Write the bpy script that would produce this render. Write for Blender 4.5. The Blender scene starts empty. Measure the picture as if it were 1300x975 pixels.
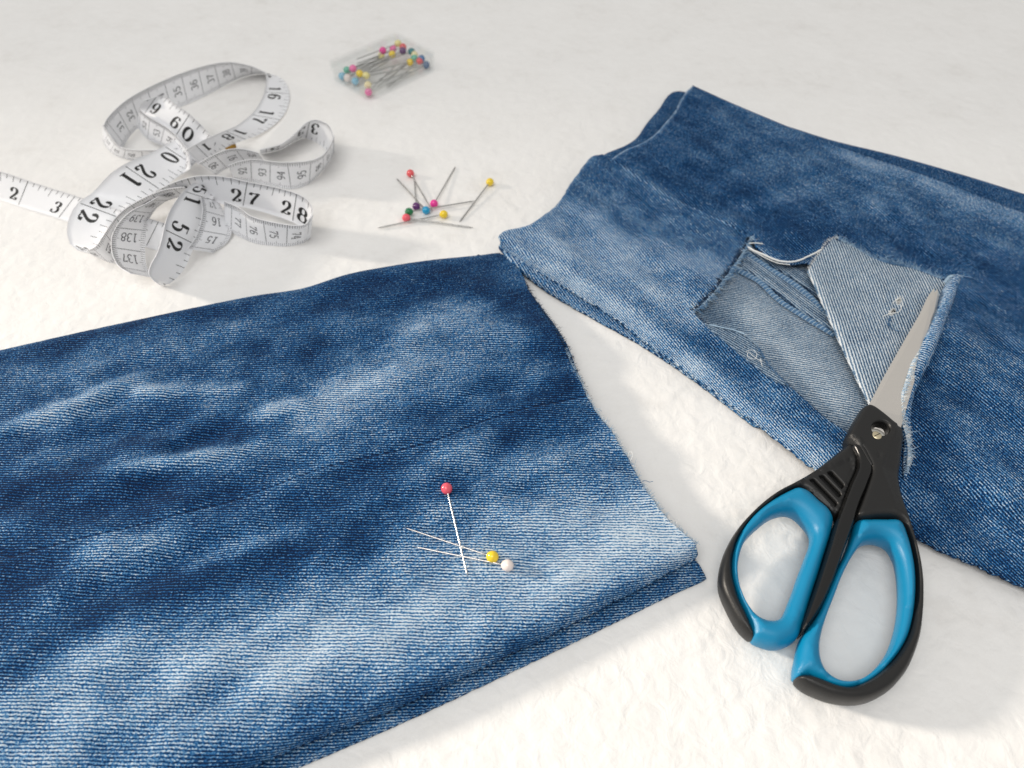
import bpy, math, random
import numpy as np
from mathutils import Vector
from mathutils.geometry import delaunay_2d_cdt
random.seed(7); rng = np.random.default_rng(7)
sc = bpy.context.scene
col = sc.collection

# ------------------------------------------------------------------ camera, world, lamps, exposure
FPX, PITCH, HMM = 940.0, math.radians(51), 225.0        # lens in pixels of the 1300 px photo, tilt, height (mm)
cam = bpy.data.cameras.new('Camera'); camo = bpy.data.objects.new('Camera', cam); col.objects.link(camo)
camo.location = (0, 0, HMM / 1000); camo.rotation_euler = (math.radians(90) - PITCH, 0, 0)
cam.sensor_width = 36; cam.lens = 36 * FPX / 1300; cam.clip_start = 0.01; cam.clip_end = 20
cam.dof.use_dof = True; cam.dof.focus_distance = 0.255; cam.dof.aperture_fstop = 13
sc.camera = camo
w = bpy.data.worlds.new('World'); sc.world = w; w.use_nodes = True
w.node_tree.nodes['Background'].inputs[0].default_value = (1.0, 0.99, 0.972, 1)
w.node_tree.nodes['Background'].inputs[1].default_value = 0.55

def aim(o, target): o.rotation_euler = (Vector(target) - o.location).to_track_quat('-Z', 'Y').to_euler()
# low warm sun coming through a window on the left
SUN_AZ, SUN_EL = math.radians(-10), math.radians(19)
sdir = Vector((math.cos(SUN_EL) * math.cos(SUN_AZ), math.cos(SUN_EL) * math.sin(SUN_AZ), -math.sin(SUN_EL)))
l = bpy.data.lights.new('low_sun_beam', 'SPOT'); lo = bpy.data.objects.new('low_sun_beam', l); col.objects.link(lo)
tgt = Vector((0.02, -0.15, 0)); lo.location = Vector((0.02, 0.17, 0)) - sdir * 3.0; aim(lo, tgt)
l.energy = 425; l.color = (1.0, 0.895, 0.765); l.shadow_soft_size = 0.17; l.spot_size = math.radians(16.2); l.spot_blend = 0.24
# broad unseen fill lamp, added behind and above to brighten camera-facing sides
l = bpy.data.lights.new('soft_fill_light', 'AREA'); lo = bpy.data.objects.new('soft_fill_light', l); col.objects.link(lo)
lo.location = (-0.5, -0.55, 1.9); aim(lo, (0, 0.25, 0)); l.shape = 'RECTANGLE'; l.size = 1.5; l.size_y = 1.1
l.energy = 19; l.color = (1.0, 0.985, 0.96)
sc.cycles.max_bounces = 7; sc.cycles.diffuse_bounces = 3; sc.cycles.glossy_bounces = 3; sc.cycles.transparent_max_bounces = 40
sc.view_settings.view_transform = 'Standard'; sc.view_settings.look = 'None'
sc.view_settings.exposure = 0.0; sc.view_settings.gamma = 1.0; sc.view_settings.use_curve_mapping = False

# ------------------------------------------------------------------ geometry helpers (millimetres)
cp, sp_ = math.cos(PITCH), math.sin(PITCH)
def ray(x, y):
    a, b = (x - 650) / FPX, -(y - 487.5) / FPX
    return np.array([a, cp + b * sp_, -sp_ + b * cp])
CAM = np.array([0, 0, HMM])
def P(x, y, z=0.0):
    r = ray(x, y); return CAM + r * ((HMM - z) / -r[2])
def XY(pts, z=0.0):
    return np.array([P(p[0], p[1], p[2] if len(p) > 2 else z)[:2] for p in pts])
def spline(pts, spacing, closed=False):
    p = np.asarray(pts, float); n = len(p)
    if closed: q = np.vstack([p[-1], p, p[0], p[1]]); segs = n
    else: q = np.vstack([2 * p[0] - p[1], p, 2 * p[-1] - p[-2]]); segs = n - 1
    out = []
    for i in range(segs):
        a, b, c, d = q[i], q[i + 1], q[i + 2], q[i + 3]
        # centripetal-ish tangents
        l1, l2, l3 = (max(np.linalg.norm(v), 1e-6) ** .5 for v in (b - a, c - b, d - c))
        m1 = (b - a) / l1 ** 1 * 0; 
        t1 = l2 * ((b - a) / l1 - (c - a) / (l1 + l2) + (c - b) / l2)
        t2 = l2 * ((c - b) / l2 - (d - b) / (l2 + l3) + (d - c) / l3)
        for t in np.linspace(0, 1, 14, endpoint=False):
            t_2, t_3 = t * t, t ** 3
            out.append((2*t_3-3*t_2+1)*b + (t_3-2*t_2+t)*t1 + (-2*t_3+3*t_2)*c + (t_3-t_2)*t2)
    if not closed: out.append(p[-1])
    return resample(np.array(out), spacing, closed)
def resample(p, spacing, closed=False):
    p = np.asarray(p, float)
    if closed: p = np.vstack([p, p[0]])
    s = np.concatenate([[0], np.cumsum(np.linalg.norm(np.diff(p, axis=0), axis=1))])
    n = max(2, int(round(s[-1] / spacing)))
    t = np.linspace(0, s[-1], n + 1)
    r = np.stack([np.interp(t, s, p[:, k]) for k in range(p.shape[1])], 1)
    return r[:-1] if closed else r
def dist(q, poly, closed=False):
    q = np.asarray(q, float)[:, :2]; poly = np.asarray(poly, float)[:, :2]
    if closed: poly = np.vstack([poly, poly[0]])
    best = np.full(len(q), 1e18)
    for a, b in zip(poly[:-1], poly[1:]):
        ab = b - a; L = ab @ ab
        t = np.clip(((q - a) @ ab) / max(L, 1e-9), 0, 1)
        d = q - (a + t[:, None] * ab)
        best = np.minimum(best, np.einsum('ij,ij->i', d, d))
    return np.sqrt(best)
def inside(q, poly):
    q = np.asarray(q)[:, :2]; r = np.zeros(len(q), bool); p = np.asarray(poly)[:, :2]
    x, y = q[:, 0], q[:, 1]; j = len(p) - 1
    for i in range(len(p)):
        (xi, yi), (xj, yj) = p[i], p[j]
        if yi != yj:
            c = ((yi > y) != (yj > y)) & (x < (xj - xi) * (y - yi) / (yj - yi) + xi)
            r ^= c
        j = i
    return r
def offset_pts(poly, d):
    p = np.asarray(poly); t = np.roll(p, -1, 0) - np.roll(p, 1, 0)
    t /= np.maximum(np.linalg.norm(t, axis=1, keepdims=True), 1e-9)
    nrm = np.stack([-t[:, 1], t[:, 0]], 1)
    area = 0.5 * np.sum(p[:, 0] * np.roll(p[:, 1], -1) - np.roll(p[:, 0], -1) * p[:, 1])
    return p + nrm * d * (1 if area > 0 else -1)
def triangulate(loops, sp, rings, lines=()):
    """loops[0] outline, others holes; returns verts2d, tris"""
    pts = [tuple(v) for lp in loops for v in lp]; edges = []; k = 0
    for lp in loops:
        n = len(lp); edges += [(k + i, k + (i + 1) % n) for i in range(n)]; k += n
    allc = np.vstack(loops)
    lo_, hi_ = loops[0].min(0), loops[0].max(0)
    xs = np.arange(lo_[0], hi_[0], sp); ys = np.arange(lo_[1], hi_[1], sp * .866)
    g = np.array([(x + (sp / 2 if j % 2 else 0), y) for j, y in enumerate(ys) for x in xs])
    def dd(q): return np.min([dist(q, lp, True) for lp in loops], axis=0)
    def ok(q):
        m = inside(q, loops[0])
        for h in loops[1:]: m &= ~inside(q, h)
        return m
    if len(g):
        g = g[ok(g)]
    last = rings[-1] if rings else 0
    if len(g): g = g[dd(g) > last + sp * .45]
    ex = [g] if len(g) else []
    for r in rings:
        for i, lp in enumerate(loops):
            q = offset_pts(lp, r if i == 0 else -r)
            q = q[ok(q)]
            if len(q): q = q[dd(q) > r * .93]
            if len(q): ex.append(q)
    for ln in lines:
        for off in (-1.5, -.8, -.35, 0, .35, .8, 1.5):
            t = np.gradient(ln, axis=0); t /= np.linalg.norm(t, axis=1, keepdims=True)
            q = resample(ln + np.stack([-t[:, 1], t[:, 0]], 1) * off, 1.0); q = q[ok(q)]
            if len(q): q = q[dd(q) > .5]
            if len(q): ex.append(q)
        ex[0] = ex[0][dist(ex[0], ln) > 1.9]
    inter = np.vstack(ex) if ex else np.zeros((0, 2))
    inter = inter + rng.normal(0, 1e-4, inter.shape)
    vc = [Vector(v) for v in pts] + [Vector(v) for v in inter]
    rv = delaunay_2d_cdt(vc, edges, [], 0, 1e-5)
    V = np.array([(v.x, v.y) for v in rv[0]]); F = np.array([f for f in rv[2] if len(f) == 3])
    c = V[F].mean(1); F = F[ok(c)]
    # keep counter-clockwise
    a, b, c_ = V[F[:, 0]], V[F[:, 1]], V[F[:, 2]]
    cr = (b[:, 0]-a[:, 0])*(c_[:, 1]-a[:, 1]) - (b[:, 1]-a[:, 1])*(c_[:, 0]-a[:, 0])
    F[cr < 0] = F[cr < 0][:, ::-1]
    F = F[np.abs(cr) > 1e-9]
    return V, F
def border_edges(F):
    from collections import Counter
    e = {}
    for f in F:
        for i in range(3):
            a, b = int(f[i]), int(f[(i + 1) % 3])
            if (b, a) in e: del e[(b, a)]
            else: e[(a, b)] = 1
    return list(e)
def mesh_obj(name, V, F, mat, parent=None, smooth=True, uv=None, fade=None):
    me = bpy.data.meshes.new(name)
    me.from_pydata((np.asarray(V) * 0.001).tolist(), [], [list(map(int, f)) for f in F])
    if smooth: me.polygons.foreach_set('use_smooth', [True] * len(me.polygons))
    if uv is not None:
        lay = me.uv_layers.new(name='UVMap'); idx = np.zeros(len(me.loops), int); me.loops.foreach_get('vertex_index', idx)
        lay.data.foreach_set('uv', np.asarray(uv)[idx].astype(np.float32).ravel())
    if fade is not None:
        at = me.attributes.new('fade', 'FLOAT', 'POINT'); at.data.foreach_set('value', np.asarray(fade, np.float32))
    me.materials.append(mat); me.update()
    o = bpy.data.objects.new(name, me); col.objects.link(o)
    if parent is not None: o.parent = parent
    return o
def empty(name, loc_mm, label=None, cat=None, group=None):
    o = bpy.data.objects.new(name, None); o.empty_display_size = 0.01; col.objects.link(o)
    o['origin'] = 0; del o['origin']
    if label: o['label'] = label; o['category'] = cat
    if group: o['group'] = group
    return o
def circ(t):
    t = np.clip(t, 0, 1); return np.sqrt(np.maximum(0, 1 - (1 - t) ** 2))
def sheet(name, outline, zfun, mat, parent, thick=0.9, holes=(), sp=1.8, ang=0., fade=None, rings=(.35, 1.0, 2.0), bsp=1.3, rough=0.0, lines=(), dv=None):
    loops = []
    for lp in [outline] + list(holes):
        r = resample(lp, bsp, True)
        if rough: r = r + rng.normal(0, rough, r.shape)
        loops.append(r)
    V, F = triangulate(loops, sp, rings, lines)
    z = zfun(V); n = len(V)
    V3 = np.vstack([np.column_stack([V, z]), np.column_stack([V, z - thick])])
    faces = [tuple(f) for f in F] + [tuple(f[::-1] + n) for f in F]
    be = border_edges(F)
    faces += [(b, a, a + n, b + n) for a, b in be]
    ca, sa = math.cos(ang), math.sin(ang)
    uv = np.column_stack([V[:, 0] * ca + V[:, 1] * sa, -V[:, 0] * sa + V[:, 1] * ca]); 
    if dv is not None: uv[:, 1] += dv(V, z)
    uv = np.vstack([uv, uv + 0.3])
    fd = fade(V) if fade else np.full(n, .4); fd = np.concatenate([fd, fd])
    return mesh_obj(name, V3, faces, mat, parent, True, uv, fd)
def blobs(q, items):
    """sum of soft ridges along pixel polylines: (points, amplitude, width_mm)"""
    r = np.zeros(len(q))
    for pts, a, wd in items:
        pl = XY(pts, 6)
        if len(pl) == 1: pl = np.vstack([pl, pl + 1e-3])
        d = dist(q, pl)
        if len(pl) > 2 and wd < 7:
            e0, e1 = np.linalg.norm(q - pl[0], axis=1), np.linalg.norm(q - pl[-1], axis=1); ln = np.linalg.norm(pl[-1] - pl[0])
            tp = np.clip(np.minimum(e0, e1) / (.42 * ln), 0, 1); d = d / (.55 + .45 * tp); a = a * (tp * tp * (3 - 2 * tp))
        r += a * np.exp(-(d / wd) ** 2)
    return r
def tube(path, rad, sides=6, caps=True):
    path = np.asarray(path, float); n = len(path); rad = np.broadcast_to(rad, n)
    V, F = [], []
    up = np.array([0, 0, 1.0])
    for i in range(n):
        t = path[min(i + 1, n - 1)] - path[max(i - 1, 0)]; t = t / max(np.linalg.norm(t), 1e-9)
        s = np.cross(t, up)
        if np.linalg.norm(s) < 1e-3: s = np.array([1.0, 0, 0])
        s /= np.linalg.norm(s); u = np.cross(s, t)
        for k in range(sides):
            a = 2 * math.pi * k / sides
            V.append(path[i] + rad[i] * (math.cos(a) * s + math.sin(a) * u))
    for i in range(n - 1):
        for k in range(sides):
            k2 = (k + 1) % sides
            F.append((i*sides+k, i*sides+k2, (i+1)*sides+k2, (i+1)*sides+k))
    if caps:
        F.append(tuple(range(sides))); F.append(tuple((n-1)*sides + k for k in range(sides - 1, -1, -1)))
    return V, F
class Join:
    def __init__(s): s.V, s.F = [], []
    def add(s, V, F):
        k = len(s.V); s.V += list(V); s.F += [tuple(i + k for i in f) for f in F]

# ------------------------------------------------------------------ material helpers
def mat_new(name):
    m = bpy.data.materials.new(name); m.use_nodes = True
    return m, m.node_tree, m.node_tree.nodes['Principled BSDF']
def plain(name, c, rough=.5, metal=0., **kw):
    m, nt, b = mat_new(name)
    b.inputs['Base Color'].default_value = (*c, 1); b.inputs['Roughness'].default_value = rough; b.inputs['Metallic'].default_value = metal
    for k, v in kw.items(): b.inputs[k.replace('_', ' ')].default_value = v
    return m
class NT:
    def __init__(s, nt): s.nt = nt
    def node(s, t, **kw):
        n = s.nt.nodes.new(t)
        for k, v in kw.items(): setattr(n, k, v)
        return n
    def link(s, a, b): s.nt.links.new(a, b)
    def val(s, sock, v):
        if hasattr(v, 'is_linked') or hasattr(v, 'links'): s.link(v, sock)
        else: sock.default_value = v
    def math(s, op, a, b=0., c=None, clamp=False):
        n = s.node('ShaderNodeMath', operation=op); n.use_clamp = clamp
        s.val(n.inputs[0], a); s.val(n.inputs[1], b)
        if c is not None: s.val(n.inputs[2], c)
        return n.outputs[0]
    def comb(s, x, y, z=0.):
        n = s.node('ShaderNodeCombineXYZ')
        for i, v in enumerate((x, y, z)): s.val(n.inputs[i], v)
        return n.outputs[0]
    def noise(s, vec, scale, detail=2., rough=.5, dist=0.):
        n = s.node('ShaderNodeTexNoise'); s.link(vec, n.inputs['Vector'])
        n.inputs['Scale'].default_value = scale; n.inputs['Detail'].default_value = detail
        n.inputs['Roughness'].default_value = rough; n.inputs['Distortion'].default_value = dist
        return n.outputs['Fac']
    def ramp(s, fac, stops):
        n = s.node('ShaderNodeValToRGB'); s.link(fac, n.inputs[0]); e = n.color_ramp.elements
        while len(e) < len(stops): e.new(.5)
        for el, (p, c) in zip(e, stops): el.position = p; el.color = (*c, 1)
        return n.outputs[0]

def denim(name, twill_deg, pitch, stops, k_tw=.46, k_sp=.95, k_st=.26, k_cl=.25, bump=.00022):
    m, nt, b = mat_new(name); N = NT(nt)
    uv = N.node('ShaderNodeUVMap'); uv.uv_map = 'UVMap'
    sx = N.node('ShaderNodeSeparateXYZ'); N.link(uv.outputs[0], sx.inputs[0]); u, v = sx.outputs[0], sx.outputs[1]
    a = math.radians(twill_deg); ca, sa = math.cos(a), math.sin(a)
    q = N.math('ADD', N.math('MULTIPLY', u, ca), N.math('MULTIPLY', v, sa))
    p = N.math('ADD', N.math('MULTIPLY', u, -sa), N.math('MULTIPLY', v, ca))
    warp = N.noise(N.comb(N.math('MULTIPLY', u, .05), N.math('MULTIPLY', v, .12)), 1., 2.)
    p2 = N.math('ADD', p, N.math('MULTIPLY', warp, 1.1))
    jit = N.noise(N.comb(N.math('MULTIPLY', q, .55), p), 1.1, 1.)
    ph = N.math('ADD', N.math('MULTIPLY', p2, 2 * math.pi / pitch), N.math('MULTIPLY', jit, 2.6))
    tw = N.math('MULTIPLY_ADD', N.math('SINE', ph), .5, .5)
    speck = N.noise(N.comb(N.math('MULTIPLY', q, 1.0), N.math('MULTIPLY', p2, 1.7 / pitch)), 1.45, 2., .65)
    streak = N.noise(N.comb(N.math('MULTIPLY', u, .10), N.math('MULTIPLY', v, .8)), 1., 3., .6)
    cloud = N.noise(N.comb(N.math('MULTIPLY', u, .065), N.math('MULTIPLY', v, .085)), 1., 4., .7, .2)
    at = N.node('ShaderNodeAttribute'); at.attribute_name = 'fade'
    f = at.outputs['Fac']
    x = N.math('MULTIPLY_ADD', N.math('SUBTRACT', tw, .5), k_tw, f)
    x = N.math('MULTIPLY_ADD', N.math('SUBTRACT', speck, .5), k_sp * 2, x)
    x = N.math('MULTIPLY_ADD', N.math('SUBTRACT', streak, .5), k_st * 2, x)
    x = N.math('MULTIPLY_ADD', N.math('SUBTRACT', cloud, .5), k_cl * 2, x)
    c = N.ramp(x, stops); N.link(c, b.inputs['Base Color'])
    b.inputs['Roughness'].default_value = .92; b.inputs['Specular IOR Level'].default_value = .15
    b.inputs['Sheen Weight'].default_value = .03; b.inputs['Sheen Tint'].default_value = (.5, .7, 1, 1)
    bp = N.node('ShaderNodeBump'); bp.inputs['Strength'].default_value = 1.; bp.inputs['Distance'].default_value = bump
    h = N.math('ADD', N.math('MULTIPLY', tw, .7), N.math('MULTIPLY', speck, 1.0))
    N.link(h, bp.inputs['Height']); N.link(bp.outputs[0], b.inputs['Normal'])
    return m
BLUE = [(0.0, (.001, .010, .038)), (.22, (.002, .033, .122)), (.48, (.013, .110, .290)), (.72, (.125, .280, .455)), (1.0, (.61, .68, .745))]
GREY = [(0.0, (.014, .030, .065)), (.3, (.070, .135, .230)), (.6, (.25, .345, .44)), (1.0, (.72, .75, .77))]
M_DEN = denim('washed_blue_denim', -21, .98, BLUE, k_tw=.62, k_sp=1.22, k_cl=.30)
M_DEN_R = denim('washed_blue_denim_bold_twill', -21, 1.08, BLUE, k_tw=.66, k_sp=1.25)
M_REV = denim('denim_reverse_side', -21, 1.05, GREY, k_tw=.62, k_sp=.75, k_st=.14, k_cl=.2)
M_REV2 = denim('denim_reverse_flap', -21, 1.12, GREY, k_tw=.76, k_sp=.62, k_st=.12, k_cl=.16)
M_THR_W = plain('cotton_thread_white', (.74, .76, .76), .9)
M_THR_B = plain('cotton_thread_blue', (.09, .20, .36), .95)
M_THR_D = plain('cotton_thread_navy', (.012, .03, .07), .95)
M_THR_L = plain('cotton_thread_pale_blue', (.34, .47, .60), .95)

# ------------------------------------------------------------------ table
m, nt, b = mat_new('white_rough_plaster'); N = NT(nt)
tc = N.node('ShaderNodeTexCoord'); ov = tc.outputs['Object']
n1 = N.noise(ov, 170, 3, .5, .6); n2 = N.noise(ov, 620, 2, .6); n3 = N.noise(ov, 28, 3, .5)
vor = N.node('ShaderNodeTexVoronoi'); vor.feature = 'SMOOTH_F1'; N.link(ov, vor.inputs['Vector']); vor.inputs['Scale'].default_value = 190; vor.inputs['Smoothness'].default_value = .6
mp = N.node('ShaderNodeMapping'); mp.inputs['Rotation'].default_value = (0, 0, .5); mp.inputs['Scale'].default_value = (1, .28, 1); N.link(ov, mp.inputs[0])
n4 = N.noise(mp.outputs[0], 340, 3, .6, .5)
h = N.math('ADD', N.math('MULTIPLY', n1, 1.3), N.math('MULTIPLY', n2, .12))
h = N.math('ADD', h, N.math('MULTIPLY', vor.outputs['Distance'], -.75)); h = N.math('ADD', h, N.math('MULTIPLY', n4, .16))
bp = N.node('ShaderNodeBump'); bp.inputs['Strength'].default_value = .8; bp.inputs['Distance'].default_value = .00046
N.link(h, bp.inputs['Height']); N.link(bp.outputs[0], b.inputs['Normal'])
spots = N.noise(ov, 95, 5, .7)
cmix = N.ramp(N.math('MULTIPLY_ADD', n3, .5, N.math('MULTIPLY', spots, .5)), [(.28, (.755, .738, .715)), (.45, (.83, .818, .80)), (.7, (.865, .855, .84))])
N.link(cmix, b.inputs['Base Color']); b.inputs['Roughness'].default_value = .62; b.inputs['Specular IOR Level'].default_value = .35
M_TABLE = m
xs = np.arange(-1500, 1501, 100.0); ys = np.arange(-1200, 2001, 100.0)
TV = [(x, y, 0) for y in ys for x in xs]; nx = len(xs)
TF = [(j*nx+i, j*nx+i+1, (j+1)*nx+i+1, (j+1)*nx+i) for j in range(len(ys)-1) for i in range(nx-1)]
t = mesh_obj('table_surface', TV, TF, M_TABLE); t['kind'] = 'structure'

# ------------------------------------------------------------------ fringe of loose yarn ends along a cut edge
def fringe(name, path3, n, length, mat, parent, side=1, rad=.09, up=.35, spread=.8, stuff=True):
    J = Join(); path3 = np.asarray(path3)
    s = np.concatenate([[0], np.cumsum(np.linalg.norm(np.diff(path3, axis=0), axis=1))])
    for _ in range(n):
        q = rng.uniform(0, s[-1]); i = min(np.searchsorted(s, q, 'right') - 1, len(path3) - 2); f = (q - s[i]) / max(s[i+1] - s[i], 1e-6)
        p = path3[i] * (1 - f) + path3[i + 1] * f; t = path3[i + 1] - path3[i]; t = t / max(np.linalg.norm(t), 1e-6)
        out = np.array([t[1], -t[0], 0]) * side
        L = length * rng.uniform(.25, 1.25) * (1.8 if rng.random() < .06 else 1)
        d = out + t * rng.normal(0, spread) + np.array([0, 0, rng.normal(up, .3)]); d /= np.linalg.norm(d)
        bend = np.array([rng.normal(0, .5), rng.normal(0, .5), rng.normal(-.35, .35)])
        pts = [p - out * .5 + np.array([0, 0, -.2]), p + d * L * .3, p + d * L * .65 + bend * L * .2, p + d * L + bend * L * .5]
        J.add(*tube(pts, [rad, rad, rad * .8, rad * .4], 3, False))
    o = mesh_obj(name, J.V, J.F, mat, parent)
    if stuff: o['kind'] = 'stuff'
    return o

# soft creases that run along a leg: a sum of stretched waves, sharpened into ridges
def creases(q, ang, seed, n=16, lus=(38, 120), lvs=(9, 34)):
    r_ = np.random.default_rng(seed); ca, sa = math.cos(ang), math.sin(ang)
    u = q[:, 0] * ca + q[:, 1] * sa; v = -q[:, 0] * sa + q[:, 1] * ca; f = np.zeros(len(q))
    for _ in range(n):
        lu, lv = r_.uniform(*lus), r_.uniform(*lvs)
        f += (lv / 24) ** .8 * np.sin(2 * math.pi * (u / lu * r_.choice([-1, 1]) + v / lv) + r_.uniform(0, 6.28))
    f = f / (n ** .5 * .7)
    return np.sign(f) * np.abs(f) ** 1.25

# ------------------------------------------------------------------ left trouser leg
AL = math.radians(20)
L_top = [(-160, 482, 4), (0, 445, 4), (115, 419, 4), (231, 394, 4), (327, 375, 4), (385, 366, 4), (442, 348, 4), (500, 337, 4), (570, 327, 3), (632, 317, 3)]
L_cut = [(648, 330, 3.5), (664, 352, 4.5), (672, 372, 6), (688, 396, 7), (708, 428, 8), (722, 454, 8), (732, 476, 8), (756, 522, 8), (778, 553, 8), (796, 580, 8), (816, 616, 8), (840, 652, 8), (862, 673, 8), (876, 684, 8), (884, 693, 7.5)]
L_fold = [(886, 706, 6), (800, 752, 6), (704, 802, 6), (600, 852, 6), (500, 899, 6), (400, 937, 6), (320, 973, 6), (200, 1022, 6), (60, 1080, 6)]
xyT = np.vstack([spline(XY(L_top), 3), spline(XY(L_cut), 3), spline(XY(L_fold), 3), XY([(-160, 1120, 6)])])
ltop, lfold, lcut = spline(XY(L_top), 4), spline(XY(L_fold), 4), spline(XY(L_cut), 4)
c0 = P(640, 322, 3)[:2]
L_WR = [
 ([(-60, 575), (0, 555), (100, 523), (170, 490), (240, 462)], 2.2, 4.5), ([(0, 620), (130, 608), (223, 594), (307, 577), (384, 546)], 1.6, 4.),
 ([(300, 549), (346, 527), (423, 512)], 1.5, 4.), ([(185, 505), (307, 498)], 1.2, 3.5), ([(60, 500), (180, 450), (330, 415)], 1.0, 6.),
 ([(0, 590), (60, 575), (160, 550), (270, 540)], -1.6, 5.), ([(230, 570), (280, 555)], -1.5, 4.), ([(0, 655), (180, 640), (270, 610)], -1.3, 6.),
 ([(60, 735), (160, 700), (260, 675)], 1.1, 5.), ([(0, 800), (120, 755), (300, 690), (420, 660)], -1.1, 6.), ([(500, 440), (600, 425), (690, 430)], .9, 9.),
 ([(560, 600), (680, 560), (780, 560)], -.6, 5.), ([(200, 745), (300, 708), (380, 690)], .8, 4.), ([(420, 520), (520, 480), (600, 470)], .8, 5.), ([(560, 530), (640, 500), (700, 490)], -.7, 5.)]
SEAM = spline(XY([(-120, 745), (0, 709), (150, 672), (277, 639), (346, 618), (404, 596), (464, 581), (560, 556), (616, 532), (704, 510), (752, 500)], 8.5), 3)
def wav(q, s, fx, fy, ph): return s * np.sin(q[:, 0] * fx + q[:, 1] * fy + ph)
def seam_side(q):
    # signed side of the seam: +1 towards the camera
    i = np.argmin(((q[:, None, :] - SEAM[None, ::4, :]) ** 2).sum(2), 1); i = np.minimum(i * 4, len(SEAM) - 2)
    t = SEAM[i + 1] - SEAM[i]; d = q - SEAM[i]
    return np.sign(-(t[:, 0] * d[:, 1] - t[:, 1] * d[:, 0]))
def zLeft(q):
    g = np.exp(-(np.linalg.norm(q - c0, axis=1) / 26) ** 2)
    df, db = dist(q, lfold), dist(q, ltop)
    base = 8.4 - 5.2 * g
    zf = 4.5 + (base - 4.5) * circ(df / 4.0); zb = .9 + (base - .9) * circ(db / 8.)
    win = np.clip(np.minimum(df, db) / 12, 0, 1) ** 1.3
    z = np.where(df < db, np.where(base > 4.5, zf, base), zb)
    z = z + win * (1 - g) * (1.35 * blobs(q, L_WR) + .20 * creases(q, AL, 3) + .11 * creases(q, AL + .5, 21, 20, (18, 60), (10, 40)) + wav(q, .22, .11, .31, 1) + wav(q, .16, -.2, .37, 2.2) + wav(q, .1, .5, .43, .4))
    ds = dist(q, SEAM); z = z + win * (.28 * seam_side(q) * np.exp(-(ds / 4.5)) * (ds > .05) - .45 * np.exp(-(ds / .45) ** 2))
    dc = dist(q, lcut); z = z + .35 * np.exp(-dc / 6) * np.sin(q[:, 1] * .16 + 1)
    return z
L_FD = [
 ([(-60, 950), (100, 900), (300, 850), (450, 805), (620, 750), (850, 680)], .36, 19.), ([(360, 850), (500, 790), (700, 720), (840, 690)], .14, 12.), ([(560, 660), (700, 640), (850, 665)], .16, 15.),
 ([(400, 545), (470, 490), (540, 430), (600, 400)], .22, 11.), ([(420, 520), (560, 470), (660, 440)], .16, 9.), ([(540, 600), (700, 580), (780, 570)], .1, 8.),
 ([(-60, 575), (0, 555), (100, 523), (170, 490), (240, 462)], .40, 5.), ([(100, 610), (223, 594), (307, 577), (384, 546)], .36, 4.2), ([(300, 549), (346, 527), (423, 512)], .34, 4.), ([(185, 504), (307, 497)], .26, 3.8),
 ([(60, 480), (250, 440), (330, 400)], .10, 7.), ([(60, 735), (160, 700), (260, 672)], .22, 6.), ([(250, 720), (380, 680)], .15, 4.5), ([(60, 840), (200, 790)], .10, 7.),
 ([(-60, 620), (60, 640), (250, 625)], -.20, 8.), ([(-60, 730), (40, 730)], -.22, 9.), ([(250, 560), (300, 550)], -.22, 4.5), ([(120, 790), (240, 745), (380, 700), (450, 690)], -.20, 7.),
 ([(640, 560), (720, 490)], -.20, 6.), ([(440, 375), (560, 350), (660, 380), (700, 440)], -.20, 11.), ([(60, 440), (230, 405), (330, 395)], -.14, 7.), ([(540, 560), (420, 620), (320, 660)], -.10, 6.),
 ([(500, 640), (570, 620)], -.12, 8.), ([(560, 730), (480, 780)], -.10, 6.), ([(160, 565), (240, 580)], -.15, 4.), ([(0, 870), (40, 840)], -.16, 10.), ([(330, 450), (400, 430)], -.1, 6.)]
def fLeft(q):
    f = np.maximum(.245 + 1.3 * blobs(q, L_FD) + .035 * creases(q, AL, 3) + .028 * creases(q, AL + .5, 21, 20, (18, 60), (10, 40)), .03); f = np.where(f > .5, .5 + (f - .5) * .72, f)
    df = dist(q, lfold); f = f - .09 * np.exp(-(df / 3.0) ** 2)
    dc = dist(q, lcut); f = f + .16 * np.exp(-(dc / .9) ** 2) * (q[:, 1] < P(0, 480)[1])
    ds = dist(q, SEAM); f = f + .14 * np.exp(-((ds - .9) / .5) ** 2) - .40 * np.exp(-(ds / .5) ** 2)
    return f
legL = empty('denim_leg', None, 'large cut-off blue jeans leg lying on the left with three pins on top', 'jeans leg')
o = sheet('top_panel', xyT, zLeft, M_DEN, legL, .9, (), 1.6, AL, fLeft, rough=.16, lines=[SEAM[10:]], dv=lambda q, z: -np.maximum(8.4 - z, 0) * np.exp(-(dist(q, lfold) / 6) ** 2)); o['label'] = 'faded top panel with whisker creases'
# panel folded underneath, its edge showing in front
U_edge = [(897, 734, 2), (840, 760, 2), (760, 799, 2), (640, 856, 2), (520, 912, 2), (374, 975, 2), (240, 1034, 2), (60, 1110, 2)]
U_cut = [(690, 402, 2.5), (722, 460, 2.5), (756, 532, 2.5), (796, 588, 2.5), (838, 658, 2.5), (872, 700, 3), (889, 716, 3)]
xyU = np.vstack([XY([(-160, 500, 2), (400, 385, 2), (600, 345, 2), (662, 362, 2)]), spline(XY(U_cut), 3), spline(XY(U_edge), 3), XY([(-160, 1160, 2)])])
uedge = spline(XY(U_edge), 3); ucut = spline(XY(U_cut), 3)
def zUnder(q):
    d = dist(q, uedge); g = np.exp(-(np.linalg.norm(q - c0, axis=1) / 26) ** 2)
    db = dist(q, ltop)
    return np.minimum(1.0 + 1.3 * circ(d / 1.8), .9 + .22 * np.maximum(db - 2, 0)) * (1 - .5 * g)
def fUnder(q): return .36 + .10 * np.exp(-(dist(q, uedge) / 1.2) ** 2) + wav(q, .05, .3, .1, 0)
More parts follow.
